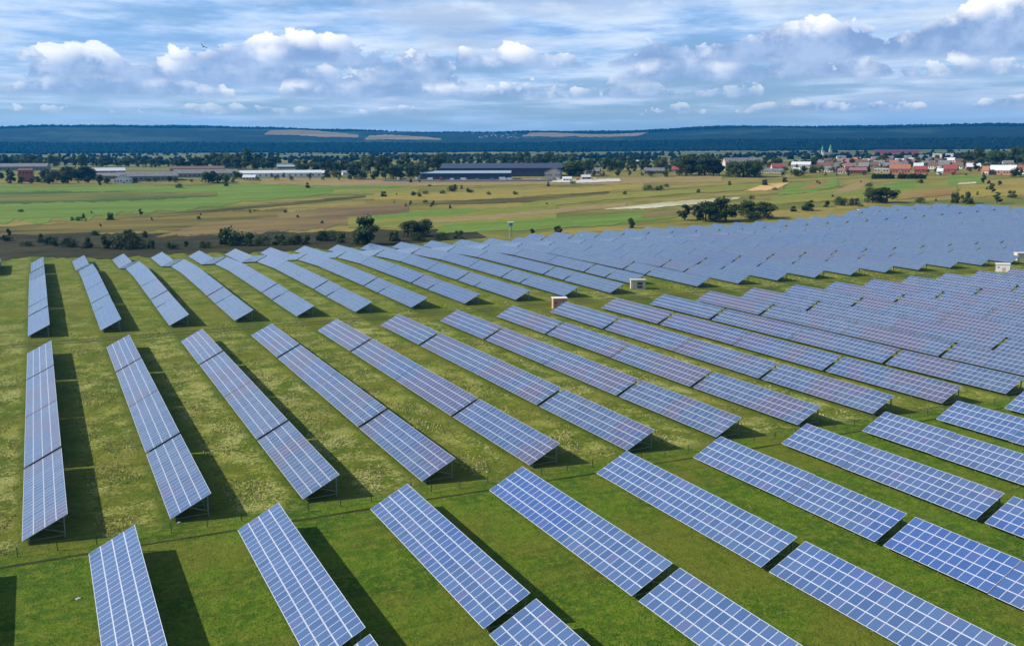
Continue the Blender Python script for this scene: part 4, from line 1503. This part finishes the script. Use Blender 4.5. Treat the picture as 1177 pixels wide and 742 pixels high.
for _ in range(15000):
    az = math.radians(rr.uniform(-4, 59))
    D = rr.uniform(5050, 5900)
    wood_blob(math.sin(az) * D, math.cos(az) * D, rr.uniform(8, 17))
for _ in range(9000):
    az = math.radians(rr.uniform(-4, 59))
    D = rr.uniform(7900, 8700)
    wood_blob(math.sin(az) * D, math.cos(az) * D, rr.uniform(8, 16))
me = bpy.data.meshes.new('far_woods'); me.from_pydata(V, [], F)
M_WOOD = mat('far_wood', (0.006, 0.015, 0.009), 0.95, 0, 0.5, 0.02, 0.1)
me.materials.append(M_WOOD)
tag(link('far_woods', me), 'dark forest mass covering the foot of the blue hills', 'woods', kind='stuff')
# loose copses on the plain between the village and the hills
V, F = [], []
for _ in range(150):
    az = math.radians(rr.uniform(-4, 59)); D = rr.choice([rr.uniform(2300, 3200), rr.uniform(3200, 4900)])
    cx, cy = math.sin(az) * D, math.cos(az) * D
    for _ in range(rr.randrange(4, 16)):
        t = rr.gauss(0, 1) * 70
        wood_blob(cx + t * math.cos(az) + rr.gauss(0, 14), cy - t * math.sin(az) + rr.gauss(0, 14), rr.uniform(6, 11))
me = bpy.data.meshes.new('far_copses'); me.from_pydata(V, [], F); me.materials.append(M_WOOD)
tag(link('far_copses', me), 'scattered copses dotting the plain before the blue hills', 'woods', kind='stuff')

# far white village on the slope
V, F = [], []
mb = MB()
for _ in range(30):
    q = at(rr.gauss(573, 15), rr.uniform(153.5, 159.5))
    rz = rr.random() * 3
    mb.box((q.x, q.y, q.z + 4), (rr.uniform(10, 20), rr.uniform(8, 12), rr.uniform(6, 10)), rz)
tag(mb.build('hillside_village', mat('far_white', (0.24, 0.23, 0.22))), 'cluster of tiny pale houses on the hillside, centre', 'village', kind='stuff')

# ------------------------------------------------------------------ grass tufts for relief
rng = np.random.default_rng(4)


def tufts(n, y0, y1, hmin, hmax, name, m, label, density_pow=1.0, only_aisle=False):
    Vs, Fs = [], []
    cnt = 0
    while cnt < n:
        u = rng.random() ** density_pow
        y = y0 + (y1 - y0) * u
        ctr = y * 0.5
        x = ctr + (rng.random() - 0.5) * 2 * (y * 0.62 + 20)
        if x < -40: continue
        if only_aisle:
            fr = ((x + 5.85 + 38.748) / 19.374) % 1.0
            if not 0.48 < fr < 0.95: continue
            if math.sin(x * 0.33 + 1.1 * math.sin(y * 0.11)) * math.sin(y * 0.23 + math.sin(x * .2)) < 0.05: continue
        z = G(x, y)
        for b in range(3):
            a = rng.random() * 6.28
            h = hmin + (hmax - hmin) * rng.random()
            ww = h * 0.34
            lx, ly = rng.normal(0, 0.28, 2) * h
            ox, oy = rng.normal(0, 0.12, 2)
            k = len(Vs)
            ca, sa = math.cos(a) * ww, math.sin(a) * ww
            Vs.append((x + ox - ca, y + oy - sa, z - 0.03)); Vs.append((x + ox + ca, y + oy + sa, z - 0.03)); Vs.append((x + ox + lx, y + oy + ly, z + h))
            Fs.append((k, k + 1, k + 2))
        cnt += 1
    me = bpy.data.meshes.new(name)
    me.from_pydata(Vs, [], Fs)
    me.materials.append(m)
    return tag(link(name, me), label, 'grass', kind='stuff')


M_TUFT = field_material('tuft_green', (0.060, 0.120, 0.008), (0.130, 0.180, 0.016), 0.1, 0.1)
M_TUFTY = field_material('tuft_dry', (0.38, 0.35, 0.14), (0.55, 0.50, 0.24), 0.3, 0.3, fleck=(0.12, 0.14, 0.03))
tufts(40000, 66, 300, 0.06, 0.17, 'grass_tufts', M_TUFT, 'short green grass tufts growing between the rows', 1.3)
tufts(15000, 138, 300, 0.15, 0.38, 'dry_grass', M_TUFTY, 'pale dry seed heads in the aisles of the middle block', 1.2, True)

# ------------------------------------------------------------------ bird
v = RGT * ((234 - 588.5) / FPX) + UPV * ((371 - 54) / FPX) + FWD
bp = Vector((0, 0, CAM_H)) + v.normalized() * 150
mb = MB()
M_BIRD = mat('bird_grey', (0.06, 0.07, 0.09), 0.8)
bc = thing('bird', 'small dark bird gliding in the cloudy sky, upper left', 'bird', bp, math.radians(60))
mb.cyl((-0.42, 0, 0), (0.05, 0, 0.01), 0.03, 0.11, 10); mb.cyl((0.05, 0, 0.01), (0.38, 0, 0.0), 0.11, 0.05, 10); mb.cyl((0.38, 0, 0), (0.52, 0, -0.01), 0.06, 0.01, 8)
for s in (-1, 1):
    P_ = [(0.18, s * 0.08, 0.04), (0.24, s * 0.45, 0.20), (0.05, s * 0.95, 0.30), (-0.03, s * 0.92, 0.29), (-0.05, s * 0.45, 0.17), (-0.12, s * 0.08, 0.03)]
    mb.face(P_); mb.face([(a, b, c_ + 0.02) for a, b, c_ in P_])
mb.face([(-0.4, -0.03, 0), (-0.4, 0.03, 0), (-0.62, 0.10, 0), (-0.62, -0.10, 0)])
bo = mb.build('body', M_BIRD, bc)
bc.scale = (0.6, 0.6, 0.6)
bc.rotation_euler = (math.radians(35), math.radians(-20), math.radians(60))

# ------------------------------------------------------------------ haze
hz = bpy.data.materials.new('haze')
hz.use_nodes = True
t = NT(hz.node_tree)
t.n.clear()
ho = t.n.new('ShaderNodeOutputMaterial')
pv = t.n.new('ShaderNodeVolumePrincipled')
pv.inputs['Color'].default_value = (0.010, 0.36, 0.92, 1)
pv.inputs['Density'].default_value = 5.6e-5
pv.inputs['Anisotropy'].default_value = 0.2
t.l.new(pv.outputs[0], ho.inputs['Volume'])
mb = MB()
zt, zb = 420.0, min(min(r) for r in ZG) - 1.5
mb.box(((XS[0] + XS[-1]) / 2, (YS[0] + YS[-1]) / 2, (zt + zb) / 2), (XS[-1] - XS[0] + 100, YS[-1] - YS[0] + 100, zt - zb))
h = mb.build('haze', hz)
tag(h, kind='stuff')
